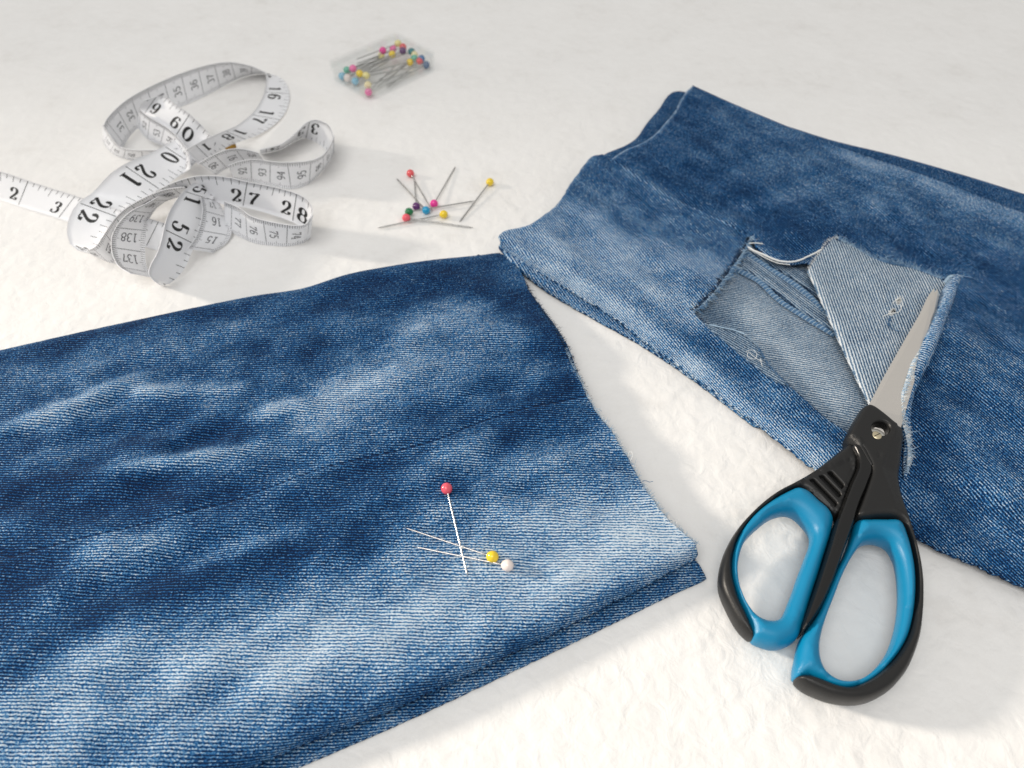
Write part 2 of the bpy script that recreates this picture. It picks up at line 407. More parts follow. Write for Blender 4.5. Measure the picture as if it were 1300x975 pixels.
o = sheet('under_panel', xyU, zUnder, M_DEN, legL, .9, (), 2.2, AL, fUnder, rough=.06, dv=lambda q, z: -np.maximum(3. - z, 0) * np.exp(-(dist(q, uedge) / 4) ** 2)); o['label'] = 'darker lower fold showing along the front edge'
# lower half of the tube, its raw edge peeping out at the far end of the cut
M_cut = [(660, 352, 3), (676, 376, 4), (693, 400, 4.5), (712, 429, 5), (726, 455, 5), (735, 478, 5), (757, 526, 5), (795, 584, 5), (836, 655, 5), (874, 690, 5)]
xyM = np.vstack([XY([(400, 420, 4), (600, 360, 4)]), spline(XY(M_cut), 3), XY([(800, 740, 5), (600, 830, 5), (500, 700, 5)])])
def zMid(q): return zLeft(q) - 1.9 - .7 * np.exp(-dist(q, lcut) / 3)
o = sheet('middle_layer', xyM, zMid, M_DEN, legL, .8, (), 3., AL, lambda q: np.full(len(q), .22), rough=.08)
c3 = np.column_stack([spline(XY(L_cut), 1.5), zLeft(spline(XY(L_cut), 1.5)) - .4])
k = len(c3)
fringe('frayed_edge', c3[int(k*.12):int(k*.45)], 220, 1.5, M_THR_D, legL, -1, .08, .1, 1.)
fringe('frayed_edge', c3[int(k*.40):], 650, 1.5, M_THR_L, legL, -1, .08, .1, 1.)
fringe('frayed_edge', c3[int(k*.5):], 320, 1.7, M_THR_W, legL, -1, .06, .1, 1.)
cm3 = np.column_stack([spline(XY(M_cut), 1.5), zMid(spline(XY(M_cut), 1.5)) - .4])
fringe('frayed_edge', cm3[:int(len(cm3)*.55)], 150, 1.2, M_THR_D, legL, -1, .08)
cu3 = np.column_stack([ucut, zUnder(ucut) - .3])
fringe('frayed_edge', cu3[int(len(cu3)*.8):], 50, .9, M_THR_D, legL, -1, .08)

def yarn(pts, mat, parent, rad):
    p = spline(np.array([P(*q) for q in pts]), .6); mesh_obj('loose_thread', *tube(p + rng.normal(0, .03, p.shape), rad, 5), mat, parent)
yarn([(814, 612, 7.6), (819, 610, 7.), (825, 612, 6.5), (829, 611, 6.)], M_THR_B, legL, .10)
yarn([(754, 520, 7.6), (760, 519, 7.2), (764, 522, 6.8)], M_THR_L, legL, .09)
yarn([(797, 577, 7.8), (801, 572, 8.2), (803, 579, 8), (800, 585, 7.6)], M_THR_W, legL, .10)
yarn([(720, 452, 7.6), (726, 451, 7.), (729, 455, 6.4)], M_THR_D, legL, .12)
yarn([(842, 650, 7.8), (850, 652, 7.4), (856, 659, 7.2), (862, 660, 7.)], M_THR_W, legL, .09)

# ------------------------------------------------------------------ right trouser leg
AR = math.radians(-42.5)
R_left = [(633, 307, 6), (640, 299, 6.5), (656, 294, 6.5), (673, 291, 6.5), (690, 277, 7), (711, 258, 7), (722, 239, 7.5), (743, 210, 8), (752, 200, 8), (766, 197, 8)]
R_left2 = [(775, 202, 8.2), (795, 189, 9), (830, 172, 9.3), (854, 145, 9.5), (868, 122, 9.5), (879, 109, 9.5)]
R_top = [(880, 108, 8), (942, 136, 8), (1005, 162, 8), (1049, 180, 8), (1108, 201, 8), (1189, 228, 8), (1300, 271, 8), (1450, 330, 8)]
R_bot = [(1450, 812, 4), (1300, 745, 4), (1265, 731, 4), (1231, 715, 4), (1196, 700, 4), (1159, 680, 4), (1090, 637, 4), (1000, 569, 4), (931, 516, 4), (880, 477, 4), (830, 441, 4.5), (785, 405, 5), (769, 394, 5), (723, 366, 5), (686, 345, 5.2), (651, 325, 5.5), (637, 314, 6)]
rbot, rtop = spline(XY(R_bot), 3), spline(XY(R_top), 3)
rleft, rleft2 = spline(XY(R_left), 2), spline(XY(R_left2), 2)
xyR = np.vstack([rleft, rleft2, rtop, rbot])
RIDGE = spline(XY([(775, 203), (810, 227), (845, 249), (898, 274), (927, 289), (950, 301), (1030, 335), (1150, 390), (1300, 470), (1450, 560)], 8.5), 2)
HOLE_L = [(951, 303), (943, 318), (933, 333), (924, 346), (913, 361), (904, 373), (892, 384), (880, 393)]
HOLE_B = [(886, 402), (900, 413), (917, 419), (935, 424), (948, 430), (961, 441), (967, 452), (973, 462), (985, 475), (999, 488), (1019, 505), (1046, 528), (1073, 547)]
HOLE_R = [(1110, 552), (1140, 520), (1160, 460), (1175, 410), (1160, 360), (1110, 338), (1060, 325)]
HOLE_T = [(1035, 338), (1020, 336), (1005, 338), (990, 335), (972, 326), (960, 316)]
hole = np.vstack([XY(HOLE_L, 8), XY(HOLE_B, 8), XY(HOLE_R, 8), XY(HOLE_T, 8)])
def side_of(q, line, sgn=1):
    i = np.argmin(((q[:, None, :] - line[None, :, :]) ** 2).sum(2), 1); i = np.minimum(i, len(line) - 2)
    t = line[i + 1] - line[i]; d = q - line[i]
    return np.sign(t[:, 0] * d[:, 1] - t[:, 1] * d[:, 0]) * sgn
hp = XY([(1000, 480)], 8)[0]
RX1 = P(1010, 320, 8)[0]
def zRight(q, lift=0):
    g = np.exp(-(np.linalg.norm(q - c0, axis=1) / 24) ** 2)
    db, dt = dist(q, rbot), dist(q, rtop)
    base = 7.8 + .012 * np.clip(dist(q, rbot), 0, 120)
    zb = 3.2 + (base - 3.2) * circ(db / 4.5); zt = 6.2 + (base - 6.2) * circ(dt / 3.)
    z = np.minimum(zb, zt) + 1.2 * g
    win = np.clip(np.minimum(db, dt) / 9, 0, 1)
    dr = dist(q, RIDGE); up = side_of(q, RIDGE) > 0
    z = z + win * np.where(up, -1.5 * np.exp(-dr / 9), .8 * np.exp(-dr / 5)) * np.clip((RX1 - q[:, 0]) / 25, 0, 1)
    z = z + win * (.22 * creases(q, AR, 11) + wav(q, .25, .13, .12, 1) + wav(q, .2, .05, -.21, 2) + wav(q, .12, .33, .25, .2))
    z = z + win * blobs(q, [([(690, 300), (800, 370), (880, 420)], .7, 5.), ([(760, 240), (860, 300)], -.6, 6.), ([(720, 290), (850, 360)], -.4, 4.), ([(1050, 200), (1090, 270)], -.8, 5.), ([(1000, 190), (960, 260)], .5, 5.),
         ([(1120, 210), (1180, 330)], .5, 7.), ([(1180, 560), (1280, 620)], .9, 9.), ([(1220, 430), (1300, 480)], .9, 8.), ([(1160, 640), (1250, 680)], -.7, 6.), ([(1215, 400), (1190, 480), (1175, 560)], -1.2, 6.)])
    return z + lift
R_FD = [
 ([(600, 285), (645, 308), (700, 345), (800, 405), (900, 480), (960, 520)], .42, 6.), ([(665, 303), (760, 335), (870, 395)], .38, 12.), ([(700, 265), (820, 325), (900, 345)], .27, 10.), ([(880, 470), (1000, 560), (1080, 620)], .28, 8.),
 ([(735, 235), (820, 275), (930, 320)], .06, 7.), ([(860, 130), (900, 230), (1000, 290)], -.12, 20.), ([(1000, 300), (1150, 310), (1300, 370)], -.16, 11.), ([(800, 200), (900, 250)], -.12, 10.), ([(1250, 400), (1300, 420)], -.1, 10.),
 ([(1080, 206), (1200, 248), (1300, 290)], .24, 8.), ([(1020, 200), (1010, 250), (960, 280)], .08, 6.), ([(1100, 250), (1120, 290)], .1, 5.), ([(1230, 440), (1300, 480)], .08, 8.), ([(1200, 560), (1300, 640)], .04, 16.),
 ([(1170, 480), (1160, 600)], -.16, 7.), ([(1170, 670), (1300, 735)], -.08, 5.), ([(940, 520), (1060, 600)], .08, 5.)]
def fRight(q):
    f = np.maximum(.29 + blobs(q, R_FD) + .025 * creases(q, AR, 11) + .028 * creases(q, AR + .6, 33, 20, (14, 50), (10, 36)), .06); f = np.where(f > .5, .5 + (f - .5) * .8, f)
    for pl, a, wd in ((rleft2, .5, .8), (rleft, .16, .8), (RIDGE[:44], .30, .7), (rtop[60:], .22, 1.2)): f = f + a * np.exp(-(dist(q, pl) / wd) ** 2)  # rtop term: lit highlight along the far edge, painted into the fade
    dh = dist(q, hole, True); f = f + .12 * np.exp(-(dh / 1.0) ** 2)
    return f
legR = empty('denim_leg', None, 'folded blue jeans leg on the right with a ripped hole under the scissors', 'jeans leg')
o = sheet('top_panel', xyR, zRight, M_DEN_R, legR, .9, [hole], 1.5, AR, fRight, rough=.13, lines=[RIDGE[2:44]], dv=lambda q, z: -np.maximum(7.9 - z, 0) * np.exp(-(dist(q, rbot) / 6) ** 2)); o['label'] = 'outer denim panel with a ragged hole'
# folded strip below, showing along the near edge
S_edge = [(633, 314, 3.5), (645, 330, 3.3), (661, 345, 2.6), (686, 364, 2), (723, 386, 2), (754, 403, 2), (800, 428, 2), (850, 459, 2), (900, 495, 2), (960, 541, 2)]
sedge = spline(XY(S_edge), 2)
xyS = np.vstack([sedge, XY([(1010, 560, 2), (1000, 500, 2), (860, 400, 2), (760, 330, 2), (690, 290, 2), (650, 300, 4)])])
def zStrip(q):
    g = np.exp(-(np.linalg.norm(q - c0, axis=1) / 24) ** 2)
    return 1. + 1.9 * circ(dist(q, sedge) / 2.) + 2.4 * g
o = sheet('under_panel', xyS, zStrip, M_DEN_R, legR, .9, (), 2., AR, lambda q: .42 + .08 * np.exp(-(dist(q, sedge) / 1.) ** 2), rough=.05, dv=lambda q, z: -np.maximum(2.9 - z, 0) * np.exp(-(dist(q, sedge) / 4) ** 2)); o['label'] = 'lower fold showing along the near edge'
# back panel, showing beyond the cut end and along the far fold
B_edge = [(745, 212, 3), (766, 195, 3), (792, 184, 3), (807, 174, 3), (822, 153, 3), (836, 137, 3), (846, 122, 3), (853, 116, 3), (863, 115, 3), (880, 119, 3), (950, 145, 3), (1005, 161, 3), (1056, 177, 3), (1138, 197, 3), (1226, 222, 3), (1300, 245, 3), (1450, 292, 3)]
bedge = spline(XY(B_edge), 2)
xyB = np.vstack([bedge, XY([(1450, 420, 3), (1200, 330, 3), (1000, 260, 3), (820, 250, 3)])])
def zBack(q): return 1. + 3.2 * circ(dist(q, bedge) / 4.)
o = sheet('back_panel', xyB, zBack, M_DEN_R, legR, .9, (), 2., AR, lambda q: .20 + .16 * np.exp(-(dist(q, bedge[50:]) / 3) ** 2), rough=.06); o['label'] = 'dark inner back panel beyond the cut end'
# inside of the leg seen through the hole
IN = [(965, 296), (925, 330), (885, 365), (866, 395), (900, 430), (960, 480), (1030, 545), (1090, 590), (1180, 520), (1200, 420), (1150, 340), (1050, 318)]
xyI = spline(XY(IN, 4), 3, True)
def zInner(q):
    return 4.3 + wav(q, .25, .16, .1, .4) + blobs(q, [([(940, 380), (1000, 440), (1070, 500)], .9, 9.), ([(930, 410), (1000, 470)], -.3, 4.)])
o = sheet('inner_panel', xyI, zInner, M_REV, legR, .8, (), 1.8, math.radians(5), lambda q: .47 + blobs(q, [([(905, 395), (940, 415)], -.2, 6.), ([(960, 400), (1060, 490)], .08, 9.)])); o['label'] = 'greyish inside face seen through the hole'
# seam allowance with overlocked edges inside the hole
def strip_mesh(name, e1, e2, z1, z2, mat, parent, hgt=.8, fadev=.4, ang=0., lab=None):
    a, c = spline(XY(e1, z1), 1.2), spline(XY(e2, z2), 1.2)
    n = max(len(a), len(c)); ia = np.linspace(0, 1, n)
    f = lambda p: np.stack([np.interp(ia, np.linspace(0, 1, len(p)), p[:, k]) for k in range(2)], 1)
    poly = np.vstack([f(a), f(c)[::-1]])
    o = sheet(name, poly, lambda q: (z1 + hgt * circ(dist(q, poly, True) / 1.0)) + .25 * np.sin(q[:, 0] * .3), mat, parent, .8, (), 1.2, ang, lambda q: np.full(len(q), fadev) + wav(q, .1, 1.3, .9, 0), (.25, .6), .9)
    if lab: o['label'] = lab
    return o
strip_mesh('seam_allowance', [(938, 340), (960, 352), (990, 376), (1020, 398), (1062, 424)], [(946, 322), (975, 340), (1010, 362), (1036, 384), (1062, 414)], 5.0, 5.4, M_REV, legR, .9, .38, math.radians(-35), 'seam allowance strip inside the hole')
strip_mesh('seam_allowance', [(948, 320), (975, 336), (1008, 354), (1040, 380)], [(955, 312), (985, 330), (1015, 340), (1045, 360)], 5.0, 5.2, M_REV, legR, .6, .30, math.radians(-35))
def overlock(name, pts, z, parent, mat, mat2):
    p = spline(XY(pts, z), .55); J = Join(); J2 = Join()
    for i in range(len(p) - 1):
        t = p[i + 1] - p[i]; t = t / max(np.linalg.norm(t), 1e-6); nrm = np.array([-t[1], t[0]])
        a = p[i] - nrm * 1.1 - t * .5; c = p[i] + nrm * 1.1 + t * .5 + rng.normal(0, .2, 2)
        mid = (a + c) / 2
        (J if i % 3 else J2).add(*tube([[*a, z - .2], [*(a*.7+c*.3), z + .75], [*(a*.3+c*.7), z + .85 + rng.normal(0, .1)], [*c, z - .2]], .26, 4))
    o = mesh_obj(name, J.V, J.F, mat, parent); o['kind'] = 'stuff'
    o = mesh_obj(name, J2.V, J2.F, mat2, parent); o['kind'] = 'stuff'
overlock('overlock_stitching', [(936, 343), (950, 350), (963, 357), (990, 382), (1022, 403), (1062, 427)], 5.6, legR, M_THR_B, M_THR_L)
overlock('overlock_stitching', [(948, 322), (975, 340), (1010, 362), (1036, 384), (1060, 412)], 5.9, legR, M_THR_B, M_THR_L)
# wedge turned outward along the lower lip of the hole
WEDGE = [(893, 406, 9), (905, 412, 9), (917, 416, 9), (936, 421, 9), (950, 428, 9), (962, 439, 9), (969, 452, 9), (975, 462, 9), (987, 475, 9), (1001, 490, 9), (985, 485, 9), (964, 468, 9), (944, 451, 9), (922, 434, 9), (905, 420, 9)]
xyW = XY(WEDGE)
wl = xyW[2:10]
o = sheet('turned_lip', xyW, lambda q: zRight(q) + .35 + .35 * np.exp(-dist(q, wl) / 2.5), M_REV, legR, .5, (), 1.2, math.radians(-20), lambda q: np.full(len(q), .34), (.3, .8), .9, .08)
o['label'] = 'grey turned-out lip of the hole'
# flap of denim folded over
FLAP = [(1058, 302, 11), (1040, 322, 11), (1026, 341, 11), (1044, 382, 11), (1066, 430, 11), (1088, 476, 11), (1106, 513, 11), (1122, 545, 11), (1142, 528, 11), (1150, 492, 11), (1160, 462, 11), (1174, 432, 11), (1190, 395, 11), (1203, 362, 11), (1196, 353, 11), (1178, 346, 11), (1158, 338, 11), (1132, 334, 11), (1107, 325, 11), (1082, 311, 11)]
xyF = XY(FLAP)
rip = XY([(1143, 377, 11), (1145, 382, 11), (1141, 387, 11), (1137, 385, 11), (1139, 379, 11)])
rip2 = XY([(1136, 391, 11), (1138, 396, 11), (1132, 400, 11), (1128, 398, 11), (1131, 393, 11)])
fl_left = XY(FLAP[2:8]); fl_top = XY(FLAP[14:] + FLAP[:1])
def zFlap(q):
    dl = dist(q, fl_left)
    return 9.6 + 1.2 * circ(dl / 6) - .5 * np.exp(-dist(q, fl_top) / 4) + wav(q, .25, .18, .1, 1) + .35 * np.exp(-dl / 1.5)
o = sheet('folded_flap', xyF, zFlap, M_REV2, legR, .9, [rip, rip2], 1.3, math.radians(-71), lambda q: .49 + .2 * np.exp(-(dist(q, fl_left) / 2.2) ** 2) + blobs(q, [([(1063, 310), (1080, 330)], -.06, 6.)]) + .25 * np.exp(-(dist(q, rip, True) / .9) ** 2), (.3, .8, 1.6), 1.0, .06)
o['label'] = 'grey reverse side flap with a small rip'
# curled right border of the flap
RO = [(1203, 357), (1211, 349), (1219, 350), (1214, 372), (1202, 405), (1190, 438), (1175, 473), (1163, 500), (1160, 530), (1160, 560), (1155, 598), (1149, 606)]
RI = [(1150, 575), (1151, 552), (1144, 530), (1142, 512), (1147, 492), (1158, 460), (1171, 430), (1187, 395), (1199, 363)]
rz = lambda L_: [(x, y, 10 + 6. * min(max((600 - y) / 120., 0), 1)) for x, y in L_]
xyK = np.vstack([spline(XY(rz(RO)), 1.5), spline(XY(rz(RI)), 1.5)])
ycut = P(1160, 540)[1]
def zRoll(q):
    d = dist(q, xyK, True); dn = np.clip((q[:, 1] - P(1150, 605)[1]) / (P(1160, 470)[1] - P(1150, 605)[1]), 0, 1)
    return 9.0 + 5.6 * dn + (1.0 + 2.6 * dn) * circ(d / 2.4)
o = sheet('curled_border', xyK, zRoll, M_DEN_R, legR, 1.2, (), 1.0, math.radians(-5), lambda q: .58 + blobs(q, [([(1165, 500), (1155, 600)], -.2, 5.)]) + .1 * np.exp(-dist(q, XY(RI, 11)) / 1.), (.25, .6, 1.2, 2.), .8, .07)
o['label'] = 'rolled edge of the flap beside the blade'
# yarn fringes
def e3(pts, z, zf=None):
    p = spline(XY(pts, z), 1.0); zz = (zf(p) if zf else np.full(len(p), z))
    return np.column_stack([p, zz])
fringe('frayed_edge', e3(HOLE_L, 8, zRight) - [0, 0, .3], 330, 3.0, M_THR_B, legR, -1, .14, .4, 1.1)
fringe('frayed_edge', e3(HOLE_L, 8, zRight) - [0, 0, .3], 230, 2.8, M_THR_L, legR, -1, .12, .6, 1.1)
fringe('frayed_edge', e3(HOLE_L, 8, zRight) + [0, 0, .2], 160, 2.4, M_THR_D, legR, 1, .14, .6, 1.1)
fringe('frayed_edge', e3(HOLE_B[:4], 8, zRight), 90, .9, M_THR_D, legR, -1, .12, .4)
fringe('frayed_edge', e3([p[:2] for p in WEDGE[1:6]], 9) , 120, .7, M_THR_L, legR, 1, .1, .4, 1.2)
fringe('frayed_edge', e3([p[:2] for p in WEDGE[5:10]], 9), 140, .8, M_THR_B, legR, 1, .11, .2)
fringe('frayed_edge', e3(HOLE_B[7:], 8, zRight) - [0, 0, .2], 170, .8, M_THR_D, legR, -1, .1, .2)
fringe('frayed_edge', e3([(1196, 353), (1178, 346), (1158, 339), (1132, 334), (1107, 326), (1082, 311), (1060, 300)], 10.4), 380, 2.3, M_THR_B, legR, 1, .10, .2, 1.1)
fringe('frayed_edge', e3([(1196, 353), (1158, 339), (1107, 326), (1060, 300)], 10.4), 190, 2.3, M_THR_L, legR, 1, .09, .3, 1.1)
fringe('frayed_edge', e3([(1064, 301), (1052, 305), (1040, 321), (1027, 341)], 10.6), 110, 1.0, M_THR_W, legR, 1, .08, .4)
fringe('frayed_edge', e3([(1199, 358), (1207, 350), (1218, 349)], 16.5), 130, 2.0, M_THR_L, legR, 1, .09, .5, .9)
kp = spline(np.array([P(*v) for v in rz([(1190, 396), (1176, 424), (1166, 443), (1158, 462), (1150, 487), (1143, 512), (1143, 528), (1150, 548), (1154, 570), (1153, 592)])]), 1.) + [0, 0, .4]
fringe('frayed_edge', kp, 420, 1.5, M_THR_W, legR, -1, .10, .5, 1.)
fringe('frayed_edge', kp, 380, 1.6, M_THR_L, legR, -1, .11, .7, .9)
fringe('frayed_edge', e3([(1150, 548), (1154, 570), (1152, 600)], 10), 160, 1.3, M_THR_L, legR, 1, .1, .3, .9)
rp = np.column_stack([resample(rip, .8, True), zFlap(resample(rip, .8, True))])
fringe('frayed_edge', rp, 70, 1.3, M_THR_W, legR, 1, .08, .3, 1.2)
rp = np.column_stack([resample(rip2, .8, True), zFlap(resample(rip2, .8, True))]); fringe('frayed_edge', rp, 70, 1.3, M_THR_W, legR, 1, .08, .3, 1.2)
fringe('frayed_edge', e3([(1131, 402), (1128, 412), (1134, 418), (1142, 420)], 11), 60, 1.0, M_THR_B, legR, 1, .08, .3, 1.2)
r3 = np.column_stack([rleft2, zRight(rleft2) - .3]); fringe('frayed_edge', r3, 240, .55, M_THR_L, legR, 1, .08, .2)
r3 = np.column_stack([rleft, zRight(rleft) - .3]); fringe('frayed_edge', r3, 200, .6, M_THR_B, legR, 1, .08, .1)
def loose(pts, mat, parent, rad, lab=None):
    p = spline(np.array([P(*q) for q in pts]), .6); p = p + rng.normal(0, .03, p.shape)
    o = mesh_obj('loose_thread', *tube(p, rad, 6), mat, parent)
    if lab: o['label'] = lab
loose([(949, 313, 9), (957, 318, 9.6), (969, 323, 9.8), (980, 328, 9.8), (991, 331.5, 9.8), (1009, 332, 9.8), (1027, 325, 10), (1043, 317, 10.5)], M_THR_W, legR, .42, 'thick white thread across the top of the hole')
loose([(950, 316, 8.6), (962, 322, 9), (975, 329, 9), (988, 334, 9), (1003, 336, 9)], M_THR_W, legR, .22)
loose([(951, 309, 9.5), (959, 308.5, 9.8), (968, 309.5, 9.6)], M_THR_W, legR, .25)
loose([(946, 447, 9.5), (955, 444, 9.8), (961, 450, 10), (957, 456, 9.8), (949, 452, 9.9), (950, 447, 10), (960, 455, 9.9), (968, 459, 9.6), (965, 455, 9.8), (968, 465, 9.5)], M_THR_W, legR, .09)
loose([(900, 412, 9.4), (918, 416, 9.7), (932, 419, 9.7), (945, 424, 9.7)], M_THR_L, legR, .25)
loose([(1120, 402, 11.5), (1130, 398, 12), (1141, 396, 12), (1146, 385, 11.8)], M_THR_W, legR, .14)
loose([(1133, 385, 11.5), (1139, 380, 12), (1147, 378, 11.6)], M_THR_W, legR, .14)

# ------------------------------------------------------------------ scissors
yA, zA_ = P(1080, 893, 6.5)[1], 6.3; yB, zB_ = P(1111, 555, 12)[1], 12.7
SL = (zB_ - zA_) / (yB - yA)
def plane_z(y): return zA_ + SL * (y - yA)
def PS(x, y, off=0):
    z = 8.
    for _ in range(8): z = plane_z(P(x, y, z)[1]) + off
    return P(x, y, z)
def SXY(pts, off=0): return np.array([PS(p[0], p[1], off)[:2] for p in pts])
def puff(name, outline, mat, parent, top, bot, r, holes=(), off=0., sp=1.4, zmod=None, bsp=.9, smooth_outline=True, proj=0., hr_=None):
    loops = []
    for lp in [outline] + list(holes):
        q = SXY(lp, proj); loops.append(spline(q, bsp, True) if smooth_outline and len(lp) > 6 else resample(q, bsp, True))
    rings = [r * k for k in (.06, .2, .42, .7, 1.0)]
    V, F = triangulate(loops, sp, rings); n = len(V)
    c = circ(dist(V, loops[0], True) / r)
    for lp in loops[1:]: c = np.minimum(c, circ(dist(V, lp, True) / (hr_ or r)))
    zt = plane_z(V[:, 1]) + off + top * (.18 + .82 * c)
    if zmod is not None: zt = zt + zmod(V)
    zb = plane_z(V[:, 1]) + off - bot * (.18 + .82 * c)
    zb = np.maximum(zb, .15)
    faces = [tuple(f) for f in F] + [tuple(f[::-1] + n) for f in F] + [(b_, a_, a_ + n, b_ + n) for a_, b_ in border_edges(F)]
    return mesh_obj(name, np.vstack([np.column_stack([V, zt]), np.column_stack([V, zb])]), faces, mat, parent)
def plastic(name, c, rough, bumpd):
    m, nt, b = mat_new(name); N = NT(nt); tc = N.node('ShaderNodeTexCoord')
    nz = N.noise(tc.outputs['Object'], 2600, 2, .5); bp = N.node('ShaderNodeBump'); bp.inputs['Distance'].default_value = bumpd; N.link(nz, bp.inputs['Height']); N.link(bp.outputs[0], b.inputs['Normal'])
    n2 = N.noise(tc.outputs['Object'], 90, 4, .6); b.inputs['Base Color'].default_value = (*c, 1)
    N.link(N.math('MULTIPLY_ADD', n2, .22, rough - .1), b.inputs['Roughness']); b.inputs['Specular IOR Level'].default_value = .45
    return m
M_BLK = plastic('black_matte_plastic', (.0085, .0085, .0085), .40, .00004)
M_GLS = plastic('black_gloss_plastic', (.006, .006, .006), .24, .00001)
M_BLU = plastic('blue_soft_grip', (.0, .195, .375), .40, .00004)
m, nt, b = mat_new('satin_steel'); N = NT(nt); tc = N.node('ShaderNodeTexCoord')
mp = N.node('ShaderNodeMapping'); mp.inputs['Rotation'].default_value = (0, 0, math.radians(-62)); mp.inputs['Scale'].default_value = (40, 900, 300); N.link(tc.outputs['Object'], mp.inputs[0])
nz = N.noise(mp.outputs[0], 1.5, 3, .6); bp = N.node('ShaderNodeBump'); bp.inputs['Distance'].default_value = .00003; N.link(nz, bp.inputs['Height']); N.link(bp.outputs[0], b.inputs['Normal'])
b.inputs['Base Color'].default_value = (.72, .685, .64, 1); b.inputs['Metallic'].default_value = .85
N.link(N.math('MULTIPLY_ADD', nz, .2, .24), b.inputs['Roughness'])
M_STEEL = m
M_BRASS = plain('pale_brass', (.66, .58, .40), .35, .9)
M_PALE = plain('polished_steel', (.72, .70, .64), .28, .85)

scis = empty('scissors', None, 'scissors with black handles and blue grips, closed blades on the torn denim', 'scissors')
BL = [(1185.5, 366), (1177, 378), (1168, 398), (1148, 432.5), (1121, 480), (1101, 518), (1096, 535), (1108, 548), (1139, 556), (1143, 545), (1150, 520), (1158, 493), (1168, 460), (1174, 435), (1182, 405), (1187, 376)]
def blade(name, pts, off, th, parent, bev=1.5):
    q = resample(SXY(pts, off), 1.2, True); V, F = triangulate([q], 2.2, [.25, bev]); n = len(V)
    d = dist(V, q, True); zt = plane_z(V[:, 1]) + off + th * .5 - .55 * (1 - np.clip(d / bev, 0, 1)); zb = plane_z(V[:, 1]) + off - th * .5
    faces = [tuple(f) for f in F] + [tuple(f[::-1] + n) for f in F] + [(b_, a_, a_ + n, b_ + n) for a_, b_ in border_edges(F)]
    return mesh_obj(name, np.vstack([np.column_stack([V, zt]), np.column_stack([V, zb])]), faces, M_STEEL, parent, False)
blade('blade', BL, .6, 1.5, scis, 1.5)
BL2 = [(1190, 367), (1183, 376), (1170, 402), (1150, 445), (1135, 490), (1128, 540), (1141, 540), (1145, 505), (1160, 464), (1170, 440), (1180, 418), (1188, 396), (1192, 375)]
o = blade('blade', BL2, -1.1, 1.5, scis, .8); o['label'] = 'lower blade peeping out beside the upper one'
LEFT_SHELL = [(1076, 566), (1067, 573), (1048, 588), (1029, 602), (1008, 614), (987, 625), (968, 639), (951, 655), (937, 671), (926, 688), (918, 706), (913.5, 725), (913, 744), (917, 758), (922, 769), (929, 783), (937, 796), (946, 806), (955, 812), (956, 806), (951, 793), (945, 779), (938, 765), (933, 750), (928.5, 728), (930, 704), (939, 680), (957, 656), (981, 637), (1000, 626), (1013, 622), (1024, 627), (1038, 639), (1050, 649), (1058, 658), (1064, 655), (1075, 625), (1086, 600), (1088, 585), (1082, 570)]
slots = [[(1025, 614), (1030, 612.5), (1060.5, 644), (1056.5, 647.5)], [(1037, 609.5), (1042, 608), (1065.5, 632.5), (1061, 636)], [(1047.5, 605), (1052.5, 603), (1069, 621), (1065, 625)]]
lineL = SXY([(1078, 585), (1050, 595), (1020, 607), (1000, 616)])
def zmodL(V):
    # raised rim along the outer border, sunken flat panel with the slots
    s = np.array([side_of(V, lineL)]).ravel(); d = dist(V, lineL)
    panel = inside(V, SXY([(1078, 588), (1020, 608), (1012, 622), (1030, 628), (1060, 656), (1080, 600)]))
    return np.where(panel, -.7 * np.clip(d / .7, 0, 1), 0)
puff('handle_shell', LEFT_SHELL, M_BLK, scis, 4.2, 4.2, 2.0, slots, -.9, .9, zmodL, .6, hr_=.25)
puff('slot_floor', [(1022, 612), (1050, 601), (1072, 621), (1058, 650)], M_GLS, scis, .6, .6, .4, (), .3, 2., None, 1., False)
LEFT_GRIP = [(955, 812), (966, 818), (984, 822.5), (1000, 819), (1011, 811), (1017, 797), (1023, 776), (1029, 756), (1037, 732), (1044, 709), (1050, 690), (1055, 672), (1056, 660), (1050, 649), (1038, 638.5), (1024, 626), (1011, 621.5), (1000, 625.5), (981, 636), (957, 655), (939, 679), (930, 703), (928, 727), (933, 750), (938, 765), (945, 779), (951, 794)]
LEFT_HOLE = [(995, 651), (984, 654), (974, 659.5), (965, 667), (956, 675), (947, 685), (941, 697), (937.5, 710), (936, 724), (938, 743), (942, 755), (947, 766), (956, 779), (965, 786), (974, 789), (984, 789), (992, 784), (997, 775), (1001, 765), (1007, 750), (1012, 735), (1021, 711), (1029, 689), (1029.5, 678), (1023, 667), (1010, 654), (1003, 651)]
puff('finger_grip', LEFT_GRIP, M_BLU, scis, 5.2, 5.6, 4.2, [LEFT_HOLE], -.8, 1.2, None, .8)
RIGHT_SHELL = [(1007, 864), (1012, 871), (1021, 878), (1038, 886), (1056, 892), (1079, 895), (1092, 894), (1105, 890.5), (1118, 884), (1129, 876), (1146, 855), (1159, 825), (1164, 804), (1167, 780), (1168, 752), (1166.5, 732), (1163, 710), (1156, 682), (1150, 661), (1142, 636), (1139, 614), (1141, 590), (1143, 562), (1142, 551), (1132, 545), (1117.5, 533), (1104, 523.5), (1097, 521.5), (1090, 525), (1082, 537), (1075, 550), (1071, 562), (1076, 569), (1086, 580), (1093, 592), (1098, 605), (1093, 625), (1086, 645), (1081, 662), (1087, 666), (1112, 664), (1134, 665), (1142, 671), (1149, 686), (1154, 704), (1157.5, 725), (1158.5, 750), (1156, 780), (1148, 811), (1133, 837), (1112, 858), (1091, 871), (1073, 876), (1055, 873), (1038, 866), (1021, 861)]
screw_hole = [(1111 + 11.2 * math.cos(a), 554.5 + 9.0 * math.sin(a)) for a in np.linspace(0, 2 * math.pi, 16, endpoint=False)]
